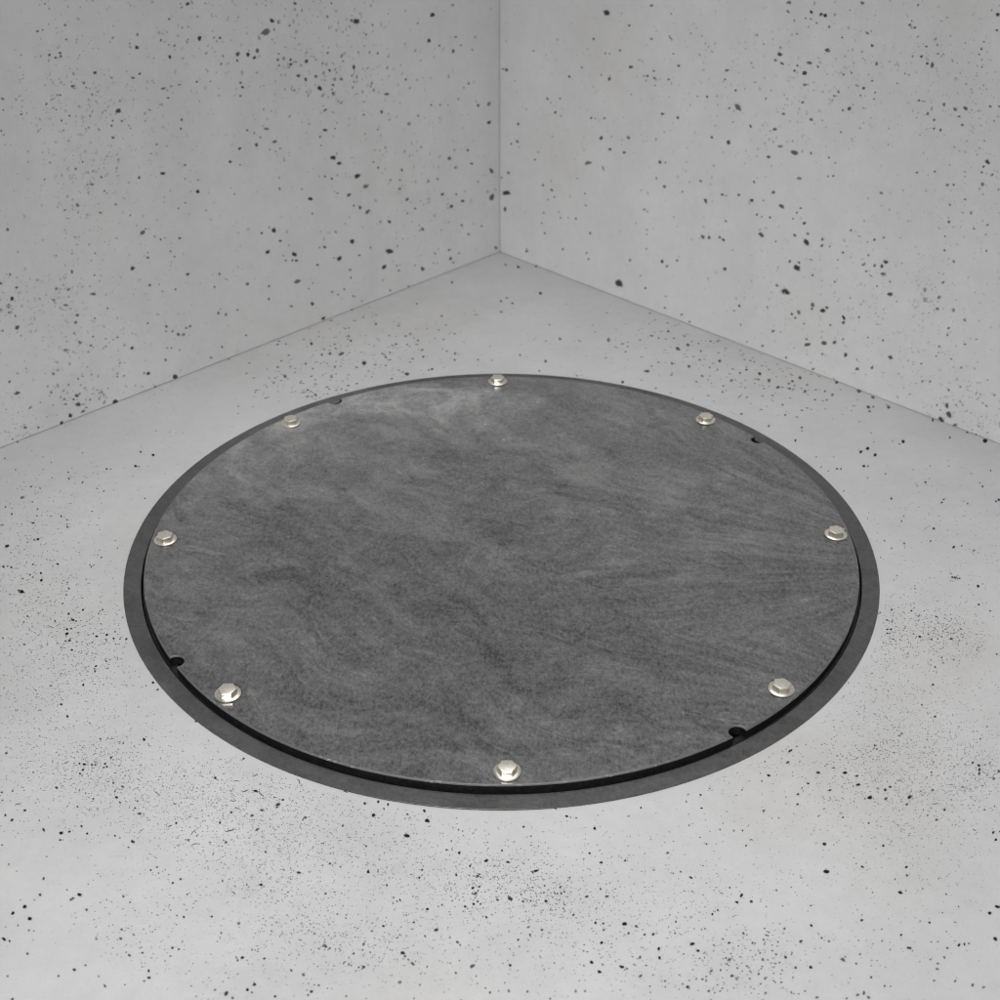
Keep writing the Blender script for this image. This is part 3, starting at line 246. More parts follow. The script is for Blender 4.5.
-643,-5382,167,-192,-97,-128,5,0;-672,-5349,66,89,62,-70,4,0;-1010,-5207,56,184,124,-70,6,0;-1015,-5259,-41,148,93,28,4,0;-1076,-5293,3,125,82,-14,8,0;-1135,-5376,158,220,83,-91,6,1
-1104,-5389,31,153,87,-37,6,0;-1085,-5398,-101,22,6,97,5,0;-993,-5415,155,139,104,-162,5,0;-1029,-5415,69,141,99,-79,4,0;-1293,-5225,237,-129,-50,-185,6,0;-1336,-5248,96,30,30,-98,5,0
-1307,-5225,80,67,53,-86,7,0;-1257,-5248,121,115,69,-103,5,0;-1382,-5110,-44,124,76,31,6,0;-1483,-5168,292,-125,-17,-99,4,1;-1554,-5110,182,-265,-63,-62,4,1;-1680,-5005,213,-141,-26,-82,3,1
-1760,-5029,100,21,28,-104,3,0;-1713,-4963,-85,19,1,84,4,0;-1758,-5563,131,102,79,-126,8,0;-1766,-5632,-101,98,53,83,6,0;-1720,-5338,137,65,53,-120,6,0;-1599,-5666,127,44,47,-127,7,0
-1512,-5442,-125,105,55,108,6,0;-1421,-5481,144,-177,-92,-106,5,0;-1347,-5625,139,71,64,-141,7,0;-1365,-5653,-23,142,94,6,6,0;-1300,-5572,125,135,104,-135,4,0;-1331,-5568,94,74,60,-99,4,0
-1822,-5259,-41,176,112,15,3,0;-958,-5282,-138,63,30,132,3,0;-724,-5546,226,75,63,-223,3,0;-580,-5568,121,117,83,-122,3,0;-181,-5492,4,195,128,-7,2,0;-1096,-5664,-159,26,4,150,3,0
-3478,-2993,9,130,82,-48,8,0;-3939,-2540,-135,75,3,139,8,0;-3841,-2701,-77,221,112,23,8,0;-3810,-2270,-30,195,107,-24,9,0;-4103,-2281,120,56,62,-138,7,0;-4221,-2347,-130,132,37,115,5,0
-3762,-2002,77,117,92,-133,8,0;-3751,-2074,-36,270,115,-30,6,0;-3765,-2038,-48,162,80,11,7,0;-3682,-1928,99,18,40,-131,8,0;-3698,-1892,-36,124,61,7,6,0;-3583,-1903,-79,1,-22,99,7,0
-3181,-2238,115,44,55,-154,9,0;-3118,-2337,108,60,62,-148,9,0;-3236,-2281,-42,115,55,21,7,0;-2693,-2770,-102,31,-5,115,9,0;-3098,-3003,-83,246,126,35,9,0;-3042,-3076,-99,17,-15,112,7,0
-3267,-3054,25,119,79,-61,7,0;-3164,-3088,-73,3,-17,84,7,0;-3301,-3028,56,88,68,-89,6,0;-3330,-3226,91,95,69,-109,9,0;-3581,-3302,-118,112,36,103,8,0;-3538,-3311,182,0,44,-174,8,0
-3532,-3378,25,176,119,-80,8,0;-3546,-3423,-123,83,17,117,8,0;-3471,-3317,-34,274,119,-28,5,0;-3446,-3317,113,19,44,-135,6,0;-3365,-3302,38,170,116,-91,7,0;-3364,-3348,-125,40,-9,132,7,0
-3341,-3339,-139,133,45,123,7,0;-3437,-3483,155,-88,-8,-94,5,1;-3644,-3232,130,-223,-64,-52,5,1;-3240,-3536,-33,165,95,-6,8,0;-3277,-3468,4,93,59,-30,6,0;-3174,-3703,-144,34,-16,152,9,0
-3202,-3636,58,75,62,-85,7,0;-3153,-3578,193,-89,-4,-152,6,0;-3132,-3760,146,-135,-40,-107,6,0;-2991,-3746,60,72,60,-84,8,0;-2994,-3825,84,24,36,-99,8,0;-2946,-3887,273,0,46,-209,5,0
-2659,-3408,9,141,54,-26,8,1;-2663,-3453,-70,115,54,54,7,0;-2401,-3474,-145,53,3,154,9,0;-2376,-3498,180,-153,-23,-73,7,1;-2455,-3408,5,408,76,-27,4,1;-2397,-3256,281,75,31,-106,4,1
-2336,-3302,297,0,18,-107,3,1;-2308,-3278,173,-84,-10,-115,4,1;-2197,-3241,99,68,57,-126,8,0;-2126,-3630,323,179,51,-123,7,1;-2201,-3740,321,40,26,-114,7,1;-2200,-3873,-121,128,56,111,8,0
-2156,-3831,497,-232,-13,-127,4,1;-2086,-3751,164,0,18,-114,7,1;-2072,-3887,163,0,17,-112,6,1;-2217,-3513,502,0,23,-142,4,1;-3035,-3498,443,-418,-31,-83,4,1;-2845,-3659,511,-483,-38,-96,4,1
-2868,-3498,-66,67,25,59,8,0;-2707,-3731,44,58,45,-62,5,0;-2678,-3774,254,-117,-10,-161,6,1;-2624,-3993,-38,154,88,8,9,0;-2668,-4026,191,139,81,-149,6,1;-2586,-3951,164,65,37,-96,5,1
-2470,-4094,255,463,85,-92,5,1;-2430,-4223,441,133,43,-125,5,1;-2315,-4202,136,73,45,-100,7,1;-2178,-4072,470,196,51,-136,7,1;-2186,-4202,198,-90,-17,-164,5,0;-2272,-3990,-62,181,100,34,7,0
-2493,-4175,99,-216,-97,-52,4,0;-2436,-3148,68,18,24,-82,5,0;-2558,-3070,-75,18,-5,83,5,0;-3524,-4100,168,43,74,-187,9,0;-3461,-4086,131,34,53,-136,9,0;-3512,-4175,85,61,65,-110,9,0
-3314,-4108,83,69,67,-108,9,0;-3380,-4026,-118,148,64,88,7,0;-3433,-4026,-24,92,54,0,6,0;-3086,-4132,-109,94,34,94,8,0;-3041,-4154,-64,108,54,42,6,0;-2932,-4194,201,-111,-19,-158,9,0
-2950,-4255,77,35,41,-91,8,0;-3673,-4067,162,-231,-89,-89,7,0;-3738,-3963,-21,123,76,-15,7,0;-3570,-4353,-90,8,-21,93,6,0;-3886,-3851,137,36,56,-136,8,0;-3963,-3780,375,99,67,-160,5,1
-3961,-3960,115,119,98,-137,7,0;-4029,-3904,26,128,96,-71,9,0;-4103,-3737,56,70,66,-86,7,0;-4053,-3630,-100,45,-3,98,8,0;-4135,-3645,99,43,62,-125,7,0;-3958,-3621,-7,94,60,-22,8,0
-3701,-3589,187,-44,24,-165,8,0;-3944,-3408,-95,2,-29,108,7,0;-4241,-3173,-131,74,3,126,8,0;-3361,-3720,71,52,53,-94,9,0;-3468,-3808,99,43,56,-122,7,0;-3441,-3651,-28,130,75,-6,6,0
-3552,-3803,-78,106,47,56,5,0;-4017,-2958,-103,80,17,95,5,0;-3983,-3586,312,-106,13,-132,3,1;-2724,-4492,56,67,56,-74,9,0;-2680,-4462,-3,112,72,-21,9,0;-2769,-4490,-9,85,54,-10,4,0
-2526,-4621,39,115,83,-65,9,0;-2475,-4584,80,89,61,-84,8,0;-2656,-4523,-66,96,48,49,6,0;-2148,-4604,-44,168,100,16,6,0;-2044,-4654,186,-125,-31,-108,4,1;-1954,-4641,7,135,87,-29,6,0
-3217,-4738,195,0,49,-194,9,0;-3515,-4741,-148,127,46,116,7,0;-3531,-4579,52,182,141,-107,6,0;-3174,-4636,-54,106,58,28,5,0;-2877,-4760,-102,87,34,85,7,0;-3845,-4431,12,101,74,-45,7,0
-3762,-4503,83,11,34,-91,5,0;-3959,-4229,111,1,36,-119,6,0;-3258,-4777,151,139,106,-150,6,0;-3322,-4691,-128,102,36,105,4,0;-3598,-4857,195,-41,29,-195,9,0;-3668,-4920,139,75,91,-157,9,0
-3529,-4972,192,0,53,-187,9,0;-3663,-5161,195,-135,-39,-148,9,0;-3617,-5180,-128,85,24,103,7,0;-3452,-5293,-128,138,64,87,6,0;-3073,-5437,157,15,50,-156,7,0;-3173,-5492,73,140,121,-108,5,0
-3002,-5398,-146,28,-16,137,4,0;-2819,-5578,169,-181,-76,-101,5,0;-2884,-5496,-57,143,89,21,4,0;-2538,-5446,-4,144,100,-26,8,0;-2520,-5507,-143,15,-19,135,8,0;-2549,-5535,-122,14,-16,115,5,0
-2616,-5286,63,107,88,-85,7,0;-2706,-5309,-156,173,86,116,5,0;-2735,-5282,-101,69,25,85,4,0;-2806,-5157,-169,92,25,147,6,0;-2817,-5071,-151,49,-1,141,6,0;-2984,-5159,-114,108,48,88,6,0
-2407,-5239,114,32,44,-119,8,0;-2358,-5252,46,125,94,-70,6,0;-2406,-5316,108,118,102,-129,3,0;-2379,-4953,-67,121,68,44,9,0;-2433,-4939,-33,106,64,12,7,0;-2370,-4886,-86,9,-10,86,6,0
-2393,-4736,60,94,73,-81,6,0;-2168,-4951,88,51,49,-98,8,0;-2317,-4802,82,10,22,-87,5,0;-2995,-4790,53,64,57,-71,7,0;-2952,-4809,-88,36,3,82,5,0;-2878,-4755,-67,128,71,39,7,0
-3266,-4785,81,154,128,-124,5,0;-3124,-4886,-92,209,121,41,5,0;-3203,-4918,-62,96,50,38,3,0;-3596,-5036,23,136,105,-63,5,0;-3504,-5080,142,11,48,-145,4,0;-3465,-5087,-91,105,49,62,4,0
-3545,-4790,-51,106,59,22,6,0;-3649,-4790,74,28,42,-84,5,0;-3684,-5048,-40,131,83,1,4,0;-1881,-5327,116,77,70,-126,8,0;-1913,-5353,10,144,99,-32,7,0;-1926,-5327,-116,130,69,94,4,0
-1801,-5610,-69,158,99,43,8,0;-1946,-5642,66,205,152,-96,7,0;-1896,-5678,-120,111,58,98,6,0;-2032,-5610,99,153,123,-120,3,0;-2073,-5104,-80,138,79,57,5,0;-2085,-5036,36,83,62,-51,4,0
-1957,-5017,69,232,128,-84,4,0;-2043,-4721,259,-172,-43,-149,5,1;-2149,-4596,-65,129,71,45,6,0;-2344,-5184,-58,149,90,29,3,0;-2206,-5578,-63,137,84,36,3,0;-2584,-5094,-104,60,19,92,4,0
-2654,-5069,-102,72,27,87,4,0;-2716,-5122,-168,13,-28,165,3,0;-3444,-5691,83,123,116,-114,6,0;-3538,-5492,-163,10,-40,156,3,0;-2655,-5191,-76,110,60,52,4,0;-2680,-5568,107,76,77,-120,3,0
-2573,-4939,84,1,18,-85,4,0;-2813,-4814,68,111,91,-95,4,0;-5736,1771,-56,250,111,-30,7,0;-5177,1681,-116,228,70,84,5,0;-5226,1525,-143,85,-16,185,4,0;-4872,1896,-109,93,4,135,8,0
-4043,1850,-209,95,-24,297,9,0;-4202,1919,-177,125,-1,237,8,0;-4190,1597,-209,147,0,274,8,0;-4147,1586,-131,13,-38,198,6,0;-4504,1536,-165,219,49,174,8,0;-4457,1531,86,114,88,-175,7,0
-4175,1378,-62,177,66,34,5,0;-4923,1459,-43,242,109,-32,6,0;-4882,1324,-182,305,87,156,6,0;-4707,1243,45,283,163,-177,5,0;-4691,1351,-137,57,-23,188,4,0;-5075,1340,28,188,111,-122,4,0
-5536,1514,-55,244,109,-26,6,0;-5257,1153,73,122,97,-163,8,0;-5318,1153,-104,45,-21,138,5,0;-5151,1126,-139,75,-18,179,4,0;-4506,1110,-132,37,-30,186,6,0;-4423,1058,76,186,122,-181,5,0
-3932,907,14,150,79,-69,9,0;-4452,648,-99,45,-12,130,8,0;-4318,1084,-136,86,-4,175,3,0;-5289,928,362,132,191,-497,3,0;-5419,733,91,79,85,-169,8,0;-5307,588,-66,277,127,-24,8,0
-5056,688,109,40,67,-177,7,0;-5024,553,-136,114,7,153,7,0;-5153,835,-139,110,2,161,7,0;-5026,415,240,40,84,-253,6,0;-5348,371,238,84,87,-217,8,1;-4679,474,-129,42,-27,173,7,0
-4638,337,-164,150,19,180,8,0;-4656,386,-27,211,104,-42,6,0;-4759,543,-9,205,107,-67,8,0;-4868,548,-83,146,46,64,6,0;-4719,523,-21,161,79,-32,5,0;-4420,376,-126,27,-31,173,3,0
-4887,103,162,90,96,-223,9,0;-4923,89,-58,262,123,-22,7,0;-5175,-28,203,224,168,-299,8,0;-4978,33,175,97,79,-180,5,1;-4010,-65,-24,154,73,-16,8,0;-4065,80,-91,12,-24,126,7,0
-4136,-234,43,148,94,-111,8,0;-4181,-378,132,230,107,-164,5,1;-4200,-404,21,213,123,-102,6,0;-4221,-369,124,60,75,-194,4,0;-4558,-355,-155,57,-26,195,9,0;-4684,-515,-78,245,110,13,9,0
-4645,-637,-50,286,145,-40,9,0;-5016,-413,-159,83,-17,187,8,0;-5098,-404,-158,68,-26,191,9,0;-5061,-391,55,121,93,-126,7,0;-4787,-545,104,94,95,-180,6,0;-4844,-611,-189,107,-13,217,5,0
-4809,-360,-152,34,-41,198,7,0;-4744,-589,-122,338,147,37,3,0;-4792,-833,370,-193,22,-295,9,0;-4823,-812,-144,178,48,125,8,0;-4372,-675,109,12,46,-153,6,0;-4331,-782,-70,285,136,-7,5,0
-4329,-888,95,47,60,-145,7,0;-4327,-1033,81,74,71,-135,8,0;-4536,-718,76,25,43,-113,6,0;-4325,-1316,-60,177,82,16,8,0;-4614,-1237,-94,219,94,42,7,0;-4624,-1328,-26,173,93,-31,7,0
-4223,-1196,-158,211,67,136,7,0;-4160,-1297,266,-138,9,-237,7,0;-4119,-1316,93,46,58,-137,8,0;-4099,-1135,64,152,107,-135,8,0;-4180,-1316,68,94,77,-121,5,0;-4174,-1447,-61,219,106,4,9,0
-4137,-1435,-113,107,24,111,8,0;-4157,-1513,163,114,101,-208,8,0;-4105,-1621,89,187,109,-139,8,0;-4141,-1628,83,113,94,-145,7,0;-4209,-1659,-115,52,-9,130,6,0;-3908,-1135,11,162,94,-66,8,0
-3930,-1196,63,106,79,-117,6,0;-3928,-1156,45,130,87,-101,6,0;-3692,-1590,-133,143,41,128,8,0;-3770,-1532,132,5,44,-173,9,0;-3862,-1555,175,0,46,-189,8,0;-3906,-1513,-18,169,91,-31,7,0
-3571,-1598,43,170,108,-105,9,0;-3630,-1598,-50,171,81,14,6,0;-3704,-1486,-4,165,92,-45,6,0;-3758,-1609,90,49,56,-131,6,0;-3685,-1257,78,83,69,-127,6,0;-3737,-1135,-85,16,-17,108,5,0
-4518,-1678,-69,167,75,27,8,0;-4047,-1761,-141,52,-16,163,8,0;-4750,-1579,-113,25,-29,136,8,0;-4609,-1828,-60,119,50,32,7,0;-4598,-992,-120,49,-17,143,5,0;-4506,-1013,-16,134,72,-28,5,0''',
}
CLUSTERS = {
'wall_a': '''6725,4331,-229,-41,81,-396,70,140,28;6813,3611,-257,-55,53,-259,80,144,28;6211,3483,-310,-66,30,-160,80,165,28;4889,4225,-538,-91,32,-214,90,164,28;3017,3671,-714,-127,32,-356,160,194,28;3061,3189,-563,-111,22,-244,120,229,36
5256,3623,-800,-158,87,-549,150,163,28;6652,2850,-268,-66,43,-219,80,163,24;6903,2033,-185,-53,136,-687,130,167,24;7300,1541,-145,-46,36,-175,60,191,20;5744,2322,-671,-175,117,-704,110,153,24;7797,1579,-116,-38,63,-285,70,146,28
7036,880,-507,-176,60,-306,120,174,28;7157,257,-320,-122,20,-101,60,192,40;8096,218,-237,-95,27,-123,120,115,32;6482,1280,-785,-251,133,-732,150,151,24;1920,2300,-1078,-241,45,-803,120,221,24;1011,1380,-688,-172,19,-654,70,263,24
2690,1524,-870,-228,42,-547,90,216,28''',
'wall_b': '''1170,2678,741,149,26,-805,60,208,24;2633,2186,1019,236,59,-792,90,209,24;3346,3482,773,143,47,-476,70,189,24;4802,3752,548,102,48,-333,110,167,28;5724,3923,189,35,73,-425,60,154,28;6457,4373,210,36,59,-300,60,130,28
6575,4081,175,33,30,-152,50,143,32;6932,3510,405,87,32,-156,90,142,28;7352,3494,134,30,134,-615,110,137,28;5055,2987,414,91,51,-347,80,169,24;7107,2656,294,76,79,-383,90,146,20;7022,1488,124,39,33,-166,50,207,16
7290,1131,245,82,73,-360,90,155,20;6329,1206,397,125,87,-494,120,153,24;7709,364,304,115,31,-149,110,156,36;5361,901,433,137,57,-391,100,166,24;4301,1932,757,195,92,-761,80,172,24;8088,108,142,57,27,-124,70,128,32
6811,839,515,175,70,-373,120,136,24''',
'floor': '''-4419,3457,251,0,85,-401,60,126,35;-2008,4587,663,0,54,-595,200,212,45;-2423,3592,380,0,31,-271,60,202,45;2130,4889,537,0,-44,-458,60,215,45;2820,4007,516,0,-52,-395,70,206,45;3753,3457,377,0,-72,-401,60,201,45
809,5519,691,0,-23,-646,40,166,25;-5312,1297,394,0,153,-537,120,90,60;-4863,-279,361,0,154,-540,320,77,75;-4325,-1135,392,0,130,-488,350,73,75;-3980,-1532,287,0,58,-232,160,76,80;-4813,-803,250,0,197,-677,200,70,70
-3745,-1910,187,0,54,-221,80,75,70;-4264,-2056,370,0,101,-361,260,65,70;-4159,-2747,265,0,94,-330,260,62,65;-3867,-2340,272,0,72,-279,140,63,65;-3488,-3317,170,0,36,-146,220,68,80;-3694,-3498,377,0,79,-297,420,54,65
-3164,-3438,336,0,54,-239,260,59,70;-3087,-2813,351,0,55,-261,180,57,70;-2604,-3731,329,0,44,-229,420,53,70;-2228,-4012,363,0,40,-242,520,52,70;-1904,-3731,370,0,40,-287,480,58,75;-1617,-4067,401,0,46,-382,520,56,70
-967,-4175,438,0,24,-322,420,56,75;-555,-4490,350,0,11,-256,260,58,80;-204,-4591,193,0,2,-151,160,62,80;-1529,-4790,379,0,24,-195,160,53,60;-1568,-5076,334,0,17,-130,180,56,50;-1184,-5214,293,0,13,-137,160,59,50
-1777,-4641,154,0,14,-100,120,46,55;-2894,-4790,303,0,56,-244,90,61,55;-2707,-5122,163,0,29,-129,90,66,45;-2187,-4490,311,0,31,-184,120,54,60;-881,-5349,435,0,13,-178,120,72,40;-530,-5076,445,0,10,-233,140,59,50
-2011,-5525,286,0,21,-121,60,71,35;181,-4591,193,0,-3,-181,200,58,75;368,-4790,152,0,-3,-98,140,57,80;462,-4282,276,0,-9,-264,90,55,70;1068,-4591,462,0,-25,-302,220,54,65;879,-5076,445,0,-17,-233,240,63,50
1429,-5437,252,0,-19,-158,140,79,40;1874,-5349,181,0,-21,-134,130,87,45;1430,-4790,379,0,-22,-195,130,57,60;424,-5349,362,0,-8,-223,110,72,35;1730,-3616,249,0,-26,-210,60,58,75;2286,-3256,153,0,-20,-123,50,68,80
3742,-1609,238,0,-51,-214,260,71,80;4155,-1486,192,0,-49,-187,240,72,80;4382,-1532,143,0,-51,-186,140,67,75;3787,-1216,244,0,-45,-193,150,68,70;3745,-971,396,0,-76,-332,120,69,60;3959,-2056,323,0,-56,-217,110,65,70
3494,-2270,319,0,-39,-169,160,59,65;3176,-2478,225,0,-35,-164,140,58,65;3532,-2681,354,0,-32,-133,160,58,65;3512,-2942,218,0,-38,-154,200,61,70;3921,-2878,306,0,-63,-233,220,57,70;3151,-3195,257,0,-28,-124,160,64,80
3617,-3378,338,0,-63,-241,380,55,70;4081,-3378,169,0,-53,-181,260,63,75;2845,-3438,294,0,-34,-167,160,63,75;3292,-3674,372,0,-42,-173,260,58,70;3772,-3731,288,0,-57,-206,280,53,65;2994,-3901,325,0,-37,-168,130,57,60
3018,-4490,311,0,-36,-153,140,50,50;3462,-4282,316,0,-56,-211,150,47,55;2319,-4490,311,0,-46,-256,120,50,60;2933,-5168,368,0,-55,-229,110,59,45;4831,89,421,0,-156,-564,90,74,60;4666,673,436,0,-104,-402,80,76,60
4732,-632,303,0,-98,-346,90,71,65;3861,474,269,0,-106,-491,40,75,55;-3436,1514,684,0,120,-660,60,91,50;-4694,1084,445,0,107,-420,70,89,55''',
}
WALL_HEIGHT = .6
WORLD = .05
LAMPS = [('softbox_far', (-.6, -3.0, 2.0), (0, -.15, 0), (.8, .8), 5.5, 45),
         ('softbox_near', (-.12, -1.6, 1.5), (0, -.5, 0), (.8, .8), 6.2, 90),
         ('back_panel', (0, 2.2, 2.6), (0, -.2, 0), (2.4, 2.4), 3, 180),
         ('overhead_panel', (0, .95, 3.2), (0, -.2, 0), (2, 2), 34, 180)]

# ------------------------------------------------------------------ helpers
def link(o, parent=None):
    COL.objects.link(o)
    if parent: o.parent = parent
    return o

def tag(o, label=None, cat=None, group=None, kind=None):
    if label: o['label'] = label
    if cat: o['category'] = cat
    if group: o['group'] = group
    if kind: o['kind'] = kind
    return o

def obj(name, bm, mats, parent=None, smooth=None):
    me = bpy.data.meshes.new(name)
    bm.to_mesh(me); bm.free()
    for m in (mats if isinstance(mats, (list, tuple)) else [mats]):
        me.materials.append(m)
    if smooth is not None:
        for p in me.polygons: p.use_smooth = True
        me.set_sharp_from_angle(angle=radians(smooth))
    return link(bpy.data.objects.new(name, me), parent)

class NT:
    def __init__(s, name):
        s.m = bpy.data.materials.new(name); s.m.use_nodes = True
        s.t = s.m.node_tree; s.n = s.t.nodes
        s.b = s.n['Principled BSDF']
        s.tc = s.n.new('ShaderNodeTexCoord')
    def lk(s, a, b): s.t.links.new(a, b)
    def setin(s, node, i, v):
        if v is None: return
        if hasattr(v, 'is_output'): s.lk(v, node.inputs[i])
        else: node.inputs[i].default_value = v
    def mapping(s, vec, scale=(1, 1, 1), rot=(0, 0, 0), loc=(0, 0, 0)):
        n = s.n.new('ShaderNodeMapping'); s.lk(vec, n.inputs[0])
        n.inputs['Scale'].default_value = scale; n.inputs['Rotation'].default_value = rot
        n.inputs['Location'].default_value = loc
        return n.outputs[0]
    def noise(s, vec, scale, detail=4, rough=.5, dist=0, color=False):
        n = s.n.new('ShaderNodeTexNoise'); s.lk(vec, n.inputs['Vector'])
        n.inputs['Scale'].default_value = scale; n.inputs['Detail'].default_value = detail
        n.inputs['Roughness'].default_value = rough; n.inputs['Distortion'].default_value = dist
        return n.outputs['Color' if color else 'Fac']
    def math(s, op, a, b=None, c=None, clamp=False):
        n = s.n.new('ShaderNodeMath'); n.operation = op; n.use_clamp = clamp
        s.setin(n, 0, a); s.setin(n, 1, b); s.setin(n, 2, c)
        return n.outputs[0]
    def ramp(s, v, lo, hi, a=0., b=1.):
        n = s.n.new('ShaderNodeMapRange'); s.setin(n, 0, v)
        n.interpolation_type = 'SMOOTHSTEP'
        for i, k in ((1, lo), (2, hi), (3, a), (4, b)): s.setin(n, i, k)
        return n.outputs[0]
    def vmath(s, op, a, b=None, scale=None):
        n = s.n.new('ShaderNodeVectorMath'); n.operation = op
        s.setin(n, 0, a); s.setin(n, 1, b)
        if scale is not None: n.inputs['Scale'].default_value = scale
        return n.outputs[0]
    def length(s, a):
        n = s.n.new('ShaderNodeVectorMath'); n.operation = 'LENGTH'; s.lk(a, n.inputs[0]); return n.outputs['Value']
    def mix(s, f, a, b, blend='MIX'):
        n = s.n.new('ShaderNodeMix'); n.data_type = 'RGBA'; n.blend_type = blend
        s.setin(n, 0, f); s.setin(n, 6, a); s.setin(n, 7, b)
        return n.outputs[2]
    def grey(s, v, tint=(1, 1, 1)):
        n = s.n.new('ShaderNodeCombineColor')
        for i in range(3): s.setin(n, i, s.math('MULTIPLY', v, tint[i]))
        return n.outputs[0]
    def bump(s, h, strength, dist):
        n = s.n.new('ShaderNodeBump'); n.inputs['Strength'].default_value = strength
        n.inputs['Distance'].default_value = dist; s.lk(h, n.inputs['Height'])
        s.lk(n.outputs[0], s.b.inputs['Normal'])
    def attr(s, name):
        n = s.n.new('ShaderNodeAttribute'); n.attribute_name = name; return n.outputs['Fac']
    def set(s, **k):
        for a, v in k.items(): s.setin(s.b, a.replace('_', ' '), v)
        return s.m

# ------------------------------------------------------------------ materials
def concrete(name, base, stain, streak):
    k = NT(name); P = k.tc.outputs['Object']
    broad = k.noise(P, 2.6, 3, .5)
    mid = k.noise(P, 14, 5, .6)
    fine = k.noise(P, 420, 3, .6)
    v = k.math('MULTIPLY_ADD', k.math('SUBTRACT', broad, .5), .16, base)
    v = k.math('MULTIPLY_ADD', k.math('SUBTRACT', mid, .5), .10, v)
    v = k.math('MULTIPLY_ADD', k.math('SUBTRACT', k.noise(P, 75, 4, .65), .5), .07, v)
    v = k.math('MULTIPLY_ADD', k.math('SUBTRACT', fine, .5), .06, v)
    if streak:                                   # faint runs down the face left by the formwork
        st = k.noise(k.mapping(P, (9, 9, .55)), 1.0, 4, .55)
        v = k.math('MULTIPLY_ADD', k.math('SUBTRACT', st, .5), .10, v)
    c = k.grey(v, (1.0, 1.0, 1.0))
    warm = k.ramp(k.noise(k.mapping(P, (1, 1, 1), (0, 0, 0), (3.1, 1.7, .4)), 4.2, 4, .55), .56, .74, 0, stain)
    c = k.mix(warm, c, k.grey(k.math('MULTIPLY', v, .94), (1.03, 1.0, .945)))
    tone = k.attr('tone')
    c = k.mix(k.math('POWER', tone, .9, clamp=True), c, (.006, .006, .006, 1))
    k.bump(k.math('ADD', k.math('MULTIPLY', fine, .4), mid), .12, .002)
    return k.set(Base_Color=c, Roughness=.82, Specular_IOR_Level=.25)

M_floor = concrete('floor_concrete', .47, .5, False)
M_wall = concrete('wall_concrete', .558, .45, True)

